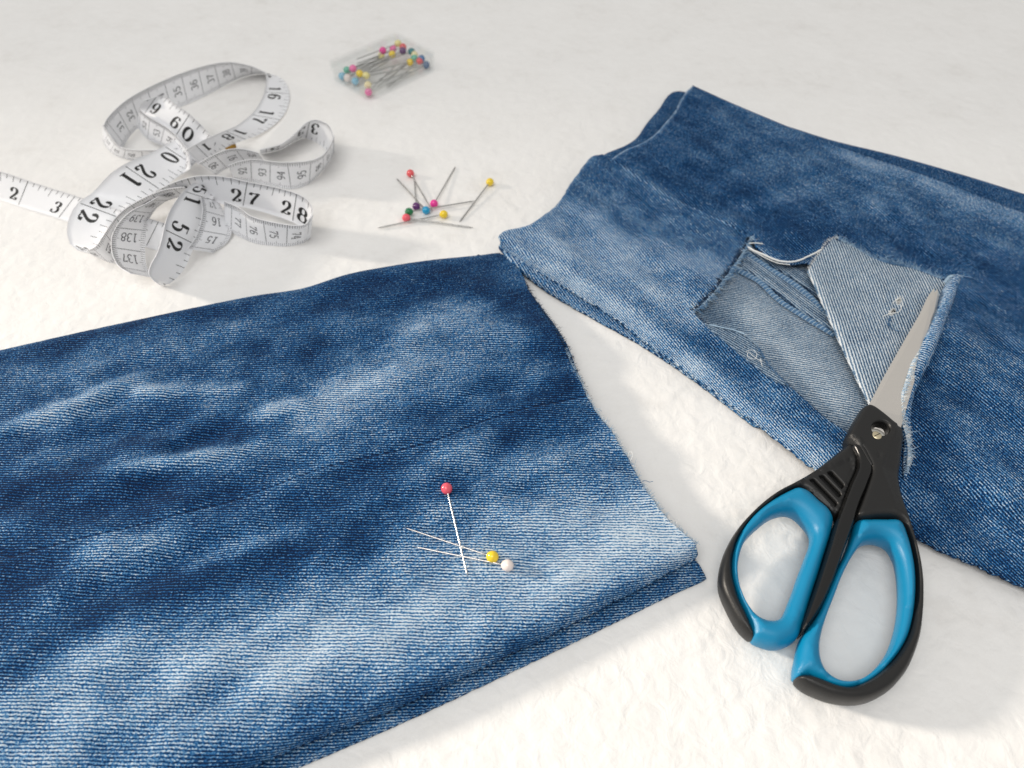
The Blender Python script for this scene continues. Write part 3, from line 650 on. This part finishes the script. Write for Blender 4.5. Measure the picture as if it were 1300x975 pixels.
crease = SXY([(1136, 548), (1126, 570), (1115.5, 594), (1124, 618), (1135, 645), (1143, 668), (1152, 694), (1157, 720)], 4)
def zmodR(V):
    s = side_of(V, crease); d = dist(V, crease)
    z = np.where(s > 0, -np.clip(d * .32, 0, 2.2), 0)
    y0 = PS(1111, 555)[1]
    near = np.exp(-((V[:, 1] - y0) / 45) ** 2)
    return z * near + .28 * np.exp(-(d / .35) ** 2) * near
puff('handle_shell', RIGHT_SHELL, M_BLK, scis, 4.8, 4.6, 1.9, [screw_hole], .7, 1.0, zmodR, .65, hr_=.5)
RIGHT_GRIP = [(1085, 665), (1100, 663.5), (1118, 663.5), (1135, 664), (1142, 669), (1149, 685), (1154, 703), (1158, 725), (1159, 750), (1156.5, 780), (1148.5, 812), (1133, 838), (1112, 859), (1091, 872), (1073, 877), (1055, 874), (1038, 867), (1021, 862), (1008, 864), (1006.5, 852), (1010, 833), (1014, 815), (1021, 803), (1033.5, 786), (1046.5, 758), (1059, 728), (1068, 711), (1078, 686)]
RIGHT_HOLE = [(1112, 688), (1100, 689), (1092, 693), (1083, 704), (1072, 723), (1064, 741), (1058, 757), (1049, 780), (1041.5, 803), (1038, 823), (1039.5, 840), (1046.5, 855), (1061.5, 865), (1079, 866.5), (1095, 861.5), (1111, 849), (1126, 829), (1136, 803), (1141, 775), (1141.5, 745), (1139, 722), (1135, 707), (1126, 693)]
puff('finger_grip', RIGHT_GRIP, M_BLU, scis, 5.8, 5.6, 4.4, [RIGHT_HOLE], -.2, 1.2, None, .8)
SPINE = [(1076, 572), (1086, 573), (1094, 584), (1103, 602), (1097, 624), (1087, 648), (1078, 676), (1068, 704), (1061, 724), (1054, 743), (1041, 772), (1029, 792), (1014, 809), (1013, 802), (1020, 780), (1029, 755), (1038, 728), (1048, 697), (1056, 670), (1064, 648), (1074, 622), (1083, 600), (1082, 588)]
puff('handle_spine', SPINE, M_GLS, scis, 4.9, 4.2, 1.3, (), .2, 1., None, .6)
STEP = [(1071, 561), (1080, 561), (1088, 563), (1093, 575), (1099, 588), (1104, 600), (1100, 605), (1094, 599), (1087, 587), (1080, 575)]
puff('stop_step', STEP, M_BLK, scis, 5.5, 2., 2.6, (), .6, .8, None, .6)
# pivot: washer plate deep in the recess and a slotted screw
def disc(name, cx, cy, r, z0, z1, mat, parent, seg=28, bev=.35, slot=None):
    c = PS(cx, cy, 3.5); V, F = [], []
    prof = [(r, z0), (r, z1 - bev), (r - bev, z1), (0.001, z1 + .05)]
    for rr, zz in prof:
        for k in range(seg):
            a = 2 * math.pi * k / seg; V.append((c[0] + rr * math.cos(a), c[1] + rr * math.sin(a), plane_z(c[1]) + zz))
    for i in range(len(prof) - 1):
        for k in range(seg):
            k2 = (k + 1) % seg; F.append((i*seg+k, i*seg+k2, (i+1)*seg+k2, (i+1)*seg+k))
    return mesh_obj(name, V, F, mat, parent), c
disc('washer', 1111, 556, 3.3, .9, 4.9, M_PALE, scis)
scr, c = disc('pivot_screw', 1110.5, 556.5, 1.75, 3.8, 5.6, M_BRASS, scis)
sv, sf = tube([[c[0] - 1.2, c[1] - .6, plane_z(c[1]) + 5.62], [c[0] + 1.2, c[1] + .6, plane_z(c[1]) + 5.62]], .16, 4)
mesh_obj('screw_slot', sv, sf, M_GLS, scr)

# ------------------------------------------------------------------ pins
HEADC = {'red': (.80, .10, .14), 'yellow': (.85, .60, .02), 'white': (.84, .73, .68), 'magenta': (.80, .03, .30), 'purple': (.10, .012, .13), 'blue': (.0, .30, .55), 'green': (.0, .17, .05),
         'pale yellow': (.83, .74, .30), 'teal': (.0, .17, .19), 'navy': (.05, .12, .25), 'pink': (.85, .16, .40), 'cream': (.85, .74, .42), 'sky blue': (.20, .50, .68), 'coral': (.75, .09, .10), 'mint': (.15, .50, .36), 'steel blue': (.06, .17, .36)}
PM = {}
def head_mat(c):
    if c not in PM: PM[c] = plain('pearl_head_' + c.replace(' ', '_'), HEADC[c], .22, 0., Coat_Weight=.5, Coat_Roughness=.1)
    return PM[c]
M_PIN = plain('pin_steel', (.45, .445, .43), .3, 1.)
M_PINW = plain('pin_nickel', (.80, .76, .73), .25, 1.)
HR = 1.95
sph_V, sph_F = [], []
NS, NR = 20, 12
for i in range(NR + 1):
    th = math.pi * i / NR
    for k in range(NS): a = 2 * math.pi * k / NS; sph_V.append((math.sin(th) * math.cos(a), math.sin(th) * math.sin(a), math.cos(th)))
for i in range(NR):
    for k in range(NS): k2 = (k + 1) % NS; sph_F.append((i*NS+k, (i+1)*NS+k, (i+1)*NS+k2, i*NS+k2))
sph_V = np.array(sph_V)
def pin3(h, t, color, label, group, rad=.33, hr=HR, shaft=M_PIN):
    h, t = np.asarray(h, float), np.asarray(t, float)
    e = empty('ball_head_pin', None, label, 'pin', group)
    d = (t - h) / np.linalg.norm(t - h)
    # slightly egg-shaped bead with a little collar where the wire enters
    V = sph_V * hr; V = V + np.outer(np.maximum(V @ d, 0) ** 2 / hr * .12, d)
    mesh_obj('head', V + h, sph_F, head_mat(color), e)
    n = 9; ts = np.linspace(0, 1, n); path = h + np.outer(ts, t - h); r = np.where(ts > .93, rad * np.clip((1 - ts) / .07, .12, 1), rad)
    path = np.vstack([path[:-1], path[-1] - (t - h) * .06, path[-1]]); r = np.concatenate([np.full(n - 1, rad), [rad], [rad * .12]])
    path[n-1:] = path[n-1:][np.argsort([np.linalg.norm(p - h) for p in path[n-1:]])]
    mesh_obj('shaft', *tube(path, r, 8), shaft, e)
    return e
def zl(x, y):
    z = 8.
    for _ in range(5): z = float(zLeft(P(x, y, z)[None, :2])[0])
    return z
def pin_cloth(hx, hy, tx, ty, color, label, dz=0., dt=0.):
    zh = zl(hx, hy + 5) + HR - .25 + dz; zt = zl(tx, ty) + .35 + dt
    return pin3(P(hx, hy, zh), P(tx, ty, zt), color, label, 'pins lying on the left jeans leg', .27, shaft=M_PINW)
pin_cloth(625.5, 707, 514, 670, 'yellow', 'yellow-headed pin lying on the left jeans leg')
pin_cloth(644.5, 718, 526, 694, 'white', 'white-headed pin lying on the left jeans leg')
pin_cloth(567, 620, 594, 733, 'red', 'red-headed pin lying across two others on the left jeans leg', 0, .6)
G = 'pins scattered on the table'
def pin_tab(hx, hy, tx, ty, c, label, dz=0, dt=0): return pin3(P(hx, hy, HR + dz), P(tx, ty, .45 + dt), c, label, G)
pin_tab(521, 220, 549, 268, 'coral', 'red-headed pin at the far end of the loose pin cluster on the table', 0, .5)
pin_tab(551, 258.5, 578.5, 211, 'magenta', 'magenta-headed pin in the loose cluster on the table', 0, 0)
pin_tab(622, 231, 583, 282, 'yellow', 'yellow-headed pin lying apart at the right of the loose cluster')
pin_tab(541, 267, 503, 226, 'blue', 'turquoise-headed pin in the loose cluster on the table')
pin_tab(528.5, 262, 526, 226, 'purple', 'purple-headed pin in the loose cluster on the table', 0, .8)
pin_tab(519, 269, 603, 255, 'green', 'green-headed pin in the loose cluster, half behind a red one', .4, .9)
pin_tab(515.5, 276.5, 601, 289, 'red', 'red-headed pin at the near left of the loose cluster on the table', 0, .2)
pin_tab(563.5, 272, 479, 289.5, 'yellow', 'yellow-headed pin at the near side of the loose cluster', 0, .5)

# ------------------------------------------------------------------ pin box
m, nt, b = mat_new('clear_plastic')
nt.nodes.remove(b); gl = nt.nodes.new('ShaderNodeBsdfGlossy'); gl.inputs['Roughness'].default_value = .12
tr = nt.nodes.new('ShaderNodeBsdfTransparent'); tr.inputs[0].default_value = (.982, .985, .985, 1); mx = nt.nodes.new('ShaderNodeMixShader')
mx.inputs[0].default_value = .045
nt.links.new(tr.outputs[0], mx.inputs[1]); nt.links.new(gl.outputs[0], mx.inputs[2]); nt.links.new(mx.outputs[0], nt.nodes['Material Output'].inputs[0])
M_CLEAR = m
BH = 10.5
b0 = P(469, 130, 0)[:2]; ax = P(549, 92, 0)[:2] - b0; BLn = np.linalg.norm(ax); ax = ax / BLn; BLn += 3.5; ay = np.array([-ax[1], ax[0]]); BWd = 36.
box = empty('pin_box', None, 'small clear plastic box of coloured pins at the back of the table', 'pin box')
def rrect(l, w_, r, n=6):
    pts = []
    for cx, cy, a0 in ((l - r, r, -90), (l - r, w_ - r, 0), (r, w_ - r, 90), (r, r, 180)):
        for k in range(n + 1):
            a = math.radians(a0 + 90 * k / n); pts.append((cx + r * math.cos(a), cy + r * math.sin(a)))
    return np.array(pts)
def tray(name, l, w_, r, z0, z1, th, parent, lid=False, inset=0.):
    o_ = rrect(l, w_, r); i_ = rrect(l - 2 * th, w_ - 2 * th, max(r - th, .5)) + th
    n = len(o_); zf = z1 - th if lid else z0 + th
    loops = [(o_, z1 if lid else z0), (o_, z0 if lid else z1), (i_, z0 if lid else z1), (i_, zf)]
    V = []
    for lp, z in loops:
        for p in lp: q = b0 + ax * (p[0] + inset) + ay * (p[1] + inset); V.append((q[0], q[1], z))
    F = []
    for k in range(3):
        for i in range(n): j = (i + 1) % n; F.append((k*n+i, k*n+j, (k+1)*n+j, (k+1)*n+i))
    F.append(tuple(range(n - 1, -1, -1))); F.append(tuple(3 * n + i for i in range(n)))
    if lid: F = [f[::-1] for f in F]
    return mesh_obj(name, V, F, M_CLEAR, parent, False)
tray('tray', BLn, BWd, 3.5, .2, BH - 1.8, .9, box)
tray('lid', BLn + 1.6, BWd + 1.6, 4., BH - 4.5, BH, .8, box, True, -.8)
def inbox(px, py, z):
    p = P(px, py, z); d = p[:2] - b0; u, v = d @ ax, d @ ay
    u = min(max(u, 3.4), BLn - 3.4); v = min(max(v, 3.4), BWd - 3.4)
    return b0 + ax * u + ay * v, u, v
INB = [(486, 64, 'magenta', 7.0, 'magenta-headed pin at the far side inside the clear box'), (498, 69, 'yellow', 6.2, 'bright yellow-headed pin near the middle of the box'), (484, 71, 'pale yellow', 4., 'pale yellow-headed pin beside the magenta one inside the box'),
 (508, 54, 'pale yellow', 6.5, 'pale yellow-headed pin at the far corner inside the box'), (520, 56, 'coral', 6., 'red-headed pin at the far corner inside the box'), (511.5, 64.5, 'purple', 7.2, 'purple-headed pin inside the clear box'),
 (522.5, 65.5, 'teal', 6., 'dark teal-headed pin inside the clear box'), (529.5, 68, 'cream', 5., 'cream-headed pin between the teal and blue heads in the box'), (526, 74, 'mint', 4., 'mint green-headed pin inside the clear box'), (533, 77.5, 'coral', 4.2, 'red-headed pin at the right end inside the box, beside the mint green head'),
 (540.5, 72, 'steel blue', 5., 'blue-headed pin at the right end inside the box'), (543.5, 81, 'navy', 2.8, 'dark navy-headed pin lowest at the right end inside the box'), (520.5, 79, 'yellow', 3.6, 'yellow-headed pin at the near right inside the box'), (499, 62, 'pink', 4.6, 'pink-headed pin behind the bright yellow head in the box'),
 (448, 87, 'pink', 7., 'deep pink-headed pin at the left end inside the box'), (456.5, 93.5, 'yellow', 6., 'yellow-headed pin at the left end inside the box, beside the deep pink head'), (464.5, 96, 'pale yellow', 5.5, 'pale yellow-headed pin at the left end inside the box'), (439.5, 99.5, 'white', 4., 'white-headed pin at the left end inside the box'),
 (432, 97.5, 'sky blue', 3., 'sky blue-headed pin at the far left corner inside the box'), (451, 103, 'sky blue', 3.2, 'sky blue-headed pin near the white head inside the box'), (467, 108, 'cream', 4.2, 'cream-headed pin at the near left corner inside the box'), (467.5, 117, 'pink', 3., 'pink-headed pin lowest at the near left corner inside the box'), (438.5, 88, 'mint', 3.2, 'mint green-headed pin at the left end inside the box')]
for px, py, c, z, lab in INB:
    q, u, v = inbox(px, py, z); far = u > BLn * .5
    u2 = max(2.5, u - 30.5) if far else min(BLn - 2.5, u + 30.5); v2 = min(max(v + rng.normal(0, 8), 3), BWd - 3)
    e = b0 + ax * u2 + ay * v2
    pin3((q[0], q[1], z), (e[0], e[1], max(1.3, min(8., z + rng.normal(-1.2, 1.)))), c, lab, 'pins in the clear box', .27, 2.1)

# ------------------------------------------------------------------ measuring tape
W = 16.8; INCH = 25.8; CMT = INCH / 2.54
m, nt, b = mat_new('tape_white_vinyl'); N = NT(nt); tc = N.node('ShaderNodeTexCoord')
nz = N.noise(tc.outputs['Object'], 1500, 2, .5); bp = N.node('ShaderNodeBump'); bp.inputs['Distance'].default_value = .00003; N.link(nz, bp.inputs['Height']); N.link(bp.outputs[0], b.inputs['Normal'])
b.inputs['Base Color'].default_value = (.93, .94, .97, 1); b.inputs['Roughness'].default_value = .38; b.inputs['Subsurface Weight'].default_value = .0
tl = nt.nodes.new('ShaderNodeBsdfTranslucent'); tl.inputs[0].default_value = (.86, .80, .72, 1); mx = nt.nodes.new('ShaderNodeMixShader'); mx.inputs[0].default_value = .10
nt.links.new(b.outputs[0], mx.inputs[1]); nt.links.new(tl.outputs[0], mx.inputs[2]); nt.links.new(mx.outputs[0], nt.nodes['Material Output'].inputs[0])
M_TAPE = m
M_INK = plain('black_print', (.012, .012, .012), .5)
M_INKG = plain('grey_print', (.10, .10, .11), .55)
tape = empty('measuring_tape', None, 'tangled white measuring tape with black inch and centimetre numbers', 'measuring tape')
def A_from_B(ax_, ay_, B, sgn):
    r = ray(ax_, ay_); rr = r @ r; oc = CAM - B
    b_ = oc @ r; disc_ = b_ * b_ - rr * (oc @ oc - W * W)
    if disc_ < 0: t = -b_ / rr
    else: t = (-b_ - math.sqrt(disc_)) / rr if sgn > 0 else (-b_ + math.sqrt(disc_)) / rr
    p = CAM + r * t
    if p[2] < .25: p = P(ax_, ay_, .25)
    return p
# pen-stroke digits on a unit em (x 0..0.62, y 0..1)
def arc(cx, cy, rx, ry, a0, a1, n=14): return [(cx + rx * math.cos(math.radians(a)), cy + ry * math.sin(math.radians(a))) for a in np.linspace(a0, a1, n)]
GL = {
 '0': [arc(.3, .5, .25, .47, 90, 450, 28)], '1': [[(.12, .84), (.3, .97), (.3, .02)], [(.12, .02), (.48, .02)]],
 '2': [[(.1, .7)] + arc(.3, .7, .22, .26, 150, -20, 12) + [(.44, .48), (.25, .25), (.08, .04)], [(.08, .05), (.3, .09), (.42, .05), (.54, .1), (.56, .26)]],
 '3': [arc(.27, .73, .21, .23, 150, -80, 12), arc(.27, .27, .25, .26, 85, -150, 14)], '4': [[(.44, .02), (.44, .97), (.04, .3), (.58, .3)], [(.3, .02), (.58, .02)]],
 '5': [[(.52, .94), (.16, .94), (.12, .52)] + arc(.28, .31, .24, .29, 125, -150, 14)], '6': [[(.5, .86), (.4, .96)] + arc(.33, .5, .25, .46, 80, 180, 8) + arc(.31, .3, .23, .28, 180, 540, 20)],
 '7': [[(.08, .74), (.1, .92), (.3, .88), (.54, .94), (.4, .6), (.28, .3), (.26, .02)]], '8': [arc(.3, .74, .2, .22, 0, 360, 20), arc(.3, .27, .25, .26, 0, 360, 22)],
 '9': [arc(.3, .68, .23, .28, 0, 360, 20) + arc(.28, .5, .25, .46, 0, -110, 9)]}
BALL = {'2': [(.12, .68)], '3': [(.11, .8), (.08, .2)], '5': [(.08, .2)], '6': [(.49, .84)], '9': [(.13, .14)]}
def glyph(ch, thin, thick):
    J = Join()
    for st in GL[ch]:
        p = resample(np.array(st), .05); n = len(p); V = []
        for i in range(n):
            t = p[min(i+1, n-1)] - p[max(i-1, 0)]; t = t / max(np.linalg.norm(t), 1e-9)
            hw = thin + (thick - thin) * abs(t[1]) ** 1.4; nrm = np.array([-t[1], t[0]])
            V += [p[i] + nrm * hw, p[i] - nrm * hw]
        J.add(V, [(2*i, 2*i+1, 2*i+3, 2*i+2) for i in range(n - 1)])
    if thick > thin * 1.5:
        for c in BALL.get(ch, []):
            V = [np.array([c[0] + .085 * math.cos(a), c[1] + .075 * math.sin(a)]) for a in np.linspace(0, 2 * math.pi, 12, endpoint=False)]
            J.add(V, [tuple(range(12))])
    return np.array(J.V), J.F
G_SER = {c: glyph(c, .026, .10) for c in GL}; G_SAN = {c: glyph(c, .05, .06) for c in GL}
def proj(p):
    v = p - CAM; fw = v @ np.array([0, cp, -sp_]); return np.stack([650 + FPX * v[:, 0] / fw, 487.5 - FPX * (v @ np.array([0, sp_, cp])) / fw], 1)
def ribbon(stations, kind=None, n0=0, anchor=(0, 0), direction=1, lab=None, ink=None):
    """stations: (Ax, Ay, Bx, By, zB, sgn); A solved so the strip keeps its width"""
    Bs, As = [], []
    for a0, a1, b0_, b1, zb, sg in stations:
        B = P(b0_, b1, zb); As.append(A_from_B(a0, a1, B, sg)); Bs.append(B)
    AB = spline(np.hstack([np.array(As), np.array(Bs)]), 1.6)
    A, B = AB[:, :3], AB[:, 3:]
    d = B - A; L = np.linalg.norm(d, axis=1, keepdims=True); mid = (A + B) / 2; d = d / L
    A, B = mid - d * np.clip(L, 15.5, 18) / 2, mid + d * np.clip(L, 15.5, 18) / 2
    A[:, 2] = np.maximum(A[:, 2], .25); B[:, 2] = np.maximum(B[:, 2], .25)
    n = len(A); s = np.concatenate([[0], np.cumsum(np.linalg.norm(np.diff(mid, axis=0), axis=1))])
    ts = np.linspace(0, 1, 7)
    tan = np.gradient(mid, axis=0); tan /= np.linalg.norm(tan, axis=1, keepdims=True)
    nr = np.cross(B - A, tan); nr /= np.linalg.norm(nr, axis=1, keepdims=True)
    # print side: the side facing the camera for the most part
    if np.sum(np.einsum('ij,ij->i', nr, CAM - mid)) < 0: nr = -nr
    V = []
    for i in range(n):
        for t_ in ts: V.append(A[i] * (1 - t_) + B[i] * t_)
    K = len(ts); top = np.array(V); nn = np.repeat(nr, K, 0)
    VV = np.vstack([top + nn * .16, top - nn * .16]); m_ = n * K
    F = [(i*K+j, (i+1)*K+j, (i+1)*K+j+1, i*K+j+1) for i in range(n-1) for j in range(K-1)]
    rim = [i*K for i in range(n)] + [(n-1)*K+j for j in range(1, K)] + [i*K+K-1 for i in range(n-2, -1, -1)] + [j for j in range(K-2, 0, -1)]
    faces = F + [tuple(v + m_ for v in f[::-1]) for f in F] + [(rim[i], rim[(i+1) % len(rim)], rim[(i+1) % len(rim)] + m_, rim[i] + m_) for i in range(len(rim))]
    o = mesh_obj('tape_loop', VV, faces, M_TAPE, tape)
    if lab: o['label'] = lab
    if kind is None: return o
    s0 = float(s[np.argmin(np.linalg.norm(proj(mid) - np.array(anchor), axis=1))])
    k0 = int(np.argmin(np.abs(s - s0))); base = tan[k0] * direction; upv = np.cross(nr[k0], base)
    flip = (A[k0] - B[k0]) @ upv < 0          # the ticked edge is the one above the upright numerals
    def mp_(S, T, lift):
        S = np.clip(S, 0, s[-1]); f = lambda X: np.stack([np.interp(S, s, X[:, k]) for k in range(3)], 1)
        a, b_, n_ = f(A), f(B), f(nr); T = T[:, None] / W
        return a * (1 - T) + b_ * T + n_ * lift
    J = Join()
    def put(st, F_, lift=.22):
        st = np.asarray(st)
        if st[:, 0].min() < .3 or st[:, 0].max() > s[-1] - .3: return
        tt = W - st[:, 1] if flip else st[:, 1]
        J.add(mp_(st[:, 0], tt, lift), F_)
    def rect(sa, sb, ta, tb):
        k = max(1, int(abs(tb - ta) / 3)); T = np.linspace(ta, tb, k + 1); st = []
        for t_ in T: st += [(sa, t_), (sb, t_)]
        put(st, [(2*i, 2*i+1, 2*i+3, 2*i+2) for i in range(k)])
    def text(ch, G_, s_c, t_c, hgt, across):
        # glyph x/y axes in (s, t) where t counts down from the ticked edge
        V_, F_ = G_[ch]; q = (V_ - [.3, .5]) * hgt
        bx, ux = np.array([direction, 0.]), np.array([0., -1.])
        if across: bx, ux = np.array([0., -1.]), np.array([-direction, 0.])
        put(np.array([s_c, t_c]) + q[:, :1] * bx + q[:, 1:] * ux, F_, .24)
    if kind == 'inch':
        lo_n = int(math.floor(-s[-1] / INCH)) - 2
        for j in range(lo_n, -lo_n + 1):
            sc_ = s0 + direction * j * INCH; nnum = n0 + j
            if nnum < 1: continue
            for e in range(8):
                q = sc_ + direction * e * INCH / 8
                if e == 0: rect(q - .16, q + .16, .2, W - 1.0)
                else: rect(q - .12, q + .12, .2, 5.2 if e == 4 else (3.6 if e % 2 == 0 else 2.6))
            digs = str(nnum)
            if len(digs) == 1: text(digs, G_SER, sc_ - direction * 5.0, W * .60, 7.6, False)
            else:
                text(digs[0], G_SER, sc_ - direction * 4.4, W * .58, 8.2, False); text(digs[1], G_SER, sc_ + direction * 4.4, W * .58, 8.2, False)
    else:
        lo_n = int(math.floor(-s[-1] / CMT)) - 2
        for j in range(lo_n, -lo_n + 1):
            sc_ = s0 + direction * j * CMT; nnum = n0 + j
            if nnum < 1: continue
            rect(sc_ - .13, sc_ + .13, .2, W - .2)
            for e in range(1, 10):
                q = sc_ + direction * e * CMT / 10; ln = 3.6 if e == 5 else 2.5
                rect(q - .09, q + .09, .2, ln)
                rect(q - .09, q + .09, W - ln, W - .2)
            digs = str(nnum); hg = 4.2
            for k, ch in enumerate(digs):
                off = (k - (len(digs) - 1) / 2) * hg * .68
                text(ch, G_SAN, sc_ - direction * CMT * .42, W * .5 - off, hg, True)
    if J.V: mesh_obj('printed_scale', J.V, J.F, ink or M_INK, o, False)
    return o
# flat tail running in from the left
ribbon([(-75, 198, -75, 233, .3, 1), (0, 217.5, 0, 254, .3, 1), (46, 233, 30, 264, .3, 1), (97, 249, 75, 278, .3, 1), (150, 266, 130, 296, .3, 1), (215, 285, 200, 318, .3, 1)], 'inch', 2, (29, 245), 1, 'flat tail of the tape running off to the left')
# large rear loop, metric face
ribbon([(131, 160, 155, 190, .6, 1), (137, 149, 160, 180, .6, 1), (159, 128, 174, 164, .6, 1), (203, 104, 214, 143, .6, 1), (254, 85, 262, 121, .6, 1), (294, 79, 300, 101, .6, 1), (322, 85, 322, 94, .6, 1), (337, 92, 338, 93, .6, 1)], 'cm', 36, (255, 103), 1, 'rear loop of the tape showing centimetres', M_INKG)
ribbon([(336, 91.5, 336, 92.5, .6, 1), (338, 97, 348, 95.5, .6, 1), (338, 103, 357, 99.5, .6, 1), (337, 110, 365, 110, .6, 1), (333, 124, 367, 128, .6, 1), (322, 142, 359, 148, .6, 1), (301, 159, 334, 168, 1.5, 1), (278, 169, 301, 181, 4, 1), (258, 178, 275, 193, 7, 1), (236, 190, 254, 208, 9, 1)], 'inch', 17, (337, 148), 1, 'right end of the rear loop showing inches')
ribbon([(131, 158, 130, 172, .5, 1), (140, 173, 133, 184, .5, 1), (152, 186, 147, 197, .5, 1), (170, 190, 170, 203, .5, 1), (200, 190, 204, 204, .5, 1), (225, 188, 230, 206, .5, 1)], 'cm', 30, (145, 185), -1, None, M_INKG)
# curl on top with the 60
ribbon([(183, 127, 176, 140, 14, 1), (206, 122, 187, 147, 14, 1), (228, 136, 209, 160, 13.5, 1), (243, 147, 225, 175, 11, 1), (262, 166, 240, 194, 5, 1), (275, 182, 252, 210, 2, 1)], 'inch', 60, (233, 158), 1, 'curled piece of tape on top of the coil')
ribbon([(177, 139, 174, 160, 6, 1), (190, 149, 187, 176, 5, 1), (212, 162, 206, 184, 5, 1), (229, 178, 222, 190, 7, 1), (240, 197, 236, 206, 9, 1), (242, 214, 230, 222, 8, 1)], 'cm', 52, (190, 163), 1, None, M_INKG)
# front left loop with 20 21 22
ribbon([(222, 178, 252, 204, 9, -1), (196, 192, 238, 215, 9.5, -1), (163, 206, 209, 237, 10, -1), (141, 220, 188, 249, 10.5, -1), (117, 245, 163, 263, 10, -1), (98, 259, 147, 277, 9, -1), (88, 277, 135, 292, 6.5, -1), (85.5, 296, 127, 307, 3.5, -1), (91, 310, 122, 317, 1., -1), (104, 319, 128, 325, .4, -1)], 'inch', 21, (180, 225), 1, 'broad front-left loop of the tape with large inch numbers')
ribbon([(110, 318, 118, 324, .4, 1), (122, 312, 144, 333, .4, 1), (131, 299, 147, 318, 1.5, 1), (146, 277, 156, 292, 4, 1), (163, 262, 176, 272, 6, 1), (191, 247, 202, 259, 8, 1), (212, 240, 226, 250, 9, 1), (234, 237, 244, 247, 9, 1)], 'cm', 62, (150, 284), 1, None, M_INKG)
# band with 26 27 28
ribbon([(193, 245, 196, 247, 9, 1), (204, 239, 212, 245, 8.5, 1), (222, 231, 232, 247, 8, 1), (247, 224, 258, 253, 7.5, 1), (282, 224, 288, 260, 7, 1), (316, 231, 310, 263, 7, 1), (350, 238, 341, 271, 6.5, 1), (379, 247, 374, 283, 5.5, 1), (392, 256, 387, 291, 3, 1), (397, 270, 394, 300, .8, 1), (388, 284, 386, 307, .4, 1)], 'inch', 27, (311, 247), 1, 'top band of the tape with the inch marks 26 to 28')
ribbon([(397, 272, 393, 300, .4, 1), (388, 284, 386, 307, .4, 1), (375, 286, 372, 311.5, .4, 1), (341, 281, 345, 311.5, .4, 1), (318, 274, 322, 308, .4, 1), (304, 264, 303, 300, .4, 1), (285, 256, 285, 290, .6, 1)], 'cm', 75, (337, 296), 1, 'lower return of the tape showing centimetres', M_INKG)
# arched pieces at the front
ribbon([(200, 250, 222, 250, 12, 1), (186, 258, 206, 258, 12, 1), (166, 268, 193, 271, 11.5, 1), (152, 281, 187, 285, 10.5, 1), (142.5, 298, 184, 302, 8.5, 1), (141, 312, 184, 318, 6, 1), (144, 327, 185, 334, 3, 1), (152, 339, 189, 346, 1, 1), (166, 347, 198, 353, .4, 1)], 'cm', 137, (162, 316), -1, 'short front arch of the tape showing centimetres near the end', M_INKG)
ribbon([(245, 232, 275, 240, 10, 1), (230, 246, 268, 258, 11, 1), (217, 265, 261, 282, 10, 1), (209.5, 284, 251, 305, 8, 1), (205, 304, 243, 320, 6, 1), (199, 322, 236, 337, 4, 1), (191, 337, 226, 351, 2, 1), (189, 349, 212, 361, .7, 1), (196, 357, 203, 362, .4, 1)], 'inch', 52, (227, 300), 1, 'front centre arch of the tape with large inch numbers')
ribbon([(255, 250, 276, 254, 6, 1), (257, 268, 289, 277, 4, 1), (254, 286, 294, 294, 2, 1), (248, 302, 288, 308, .8, 1), (238, 316, 270, 321, .4, 1)], 'cm', 15, (270, 294), -1, None, M_INKG)
# right loop
ribbon([(252, 207, 274, 222, 4, 1), (270, 197, 287, 214, 4, 1), (288, 190, 303, 208, 4, 1), (308, 189, 318, 203, 3, 1), (328, 194, 334, 203, 2, 1)], 'cm', 90, (280, 206), 1, None, M_INKG)
ribbon([(290, 210, 296, 226, 2, 1), (300, 206, 303, 228, 1, 1), (321, 202, 322, 231, .5, 1), (345, 205, 345, 236, .4, 1), (363, 206, 368, 240, .4, 1), (392, 204, 390, 234, .4, 1), (408, 198, 407, 219, .4, 1), (418, 186, 419, 203, .4, 1), (424, 172, 424, 190, .4, 1)], 'cm', 93, (342, 221), 1, 'front of the right loop of the tape showing centimetres', M_INKG)
ribbon([(424, 174, 424, 194, .4, 1), (419, 161, 414, 190, .4, 1), (411, 155, 406, 183, .4, 1), (400, 152, 396, 178, .4, 1), (390, 155, 385, 175, .4, 1), (378, 166, 374, 179, .4, 1), (358, 182, 356, 189, .4, 1), (330, 190, 330, 195, .6, 1)], 'inch', 33, (391, 165), 1, 'back of the right loop of the tape')
# metal end clip peeping out
q = P(294, 186, 4)
mesh_obj('metal_tip', *tube([q + [-3, -1.5, 0], q + [2.2, .6, 0]], [1.1, 1.0], 8), plain('brass_tip', (.42, .24, .05), .4, .8), tape)
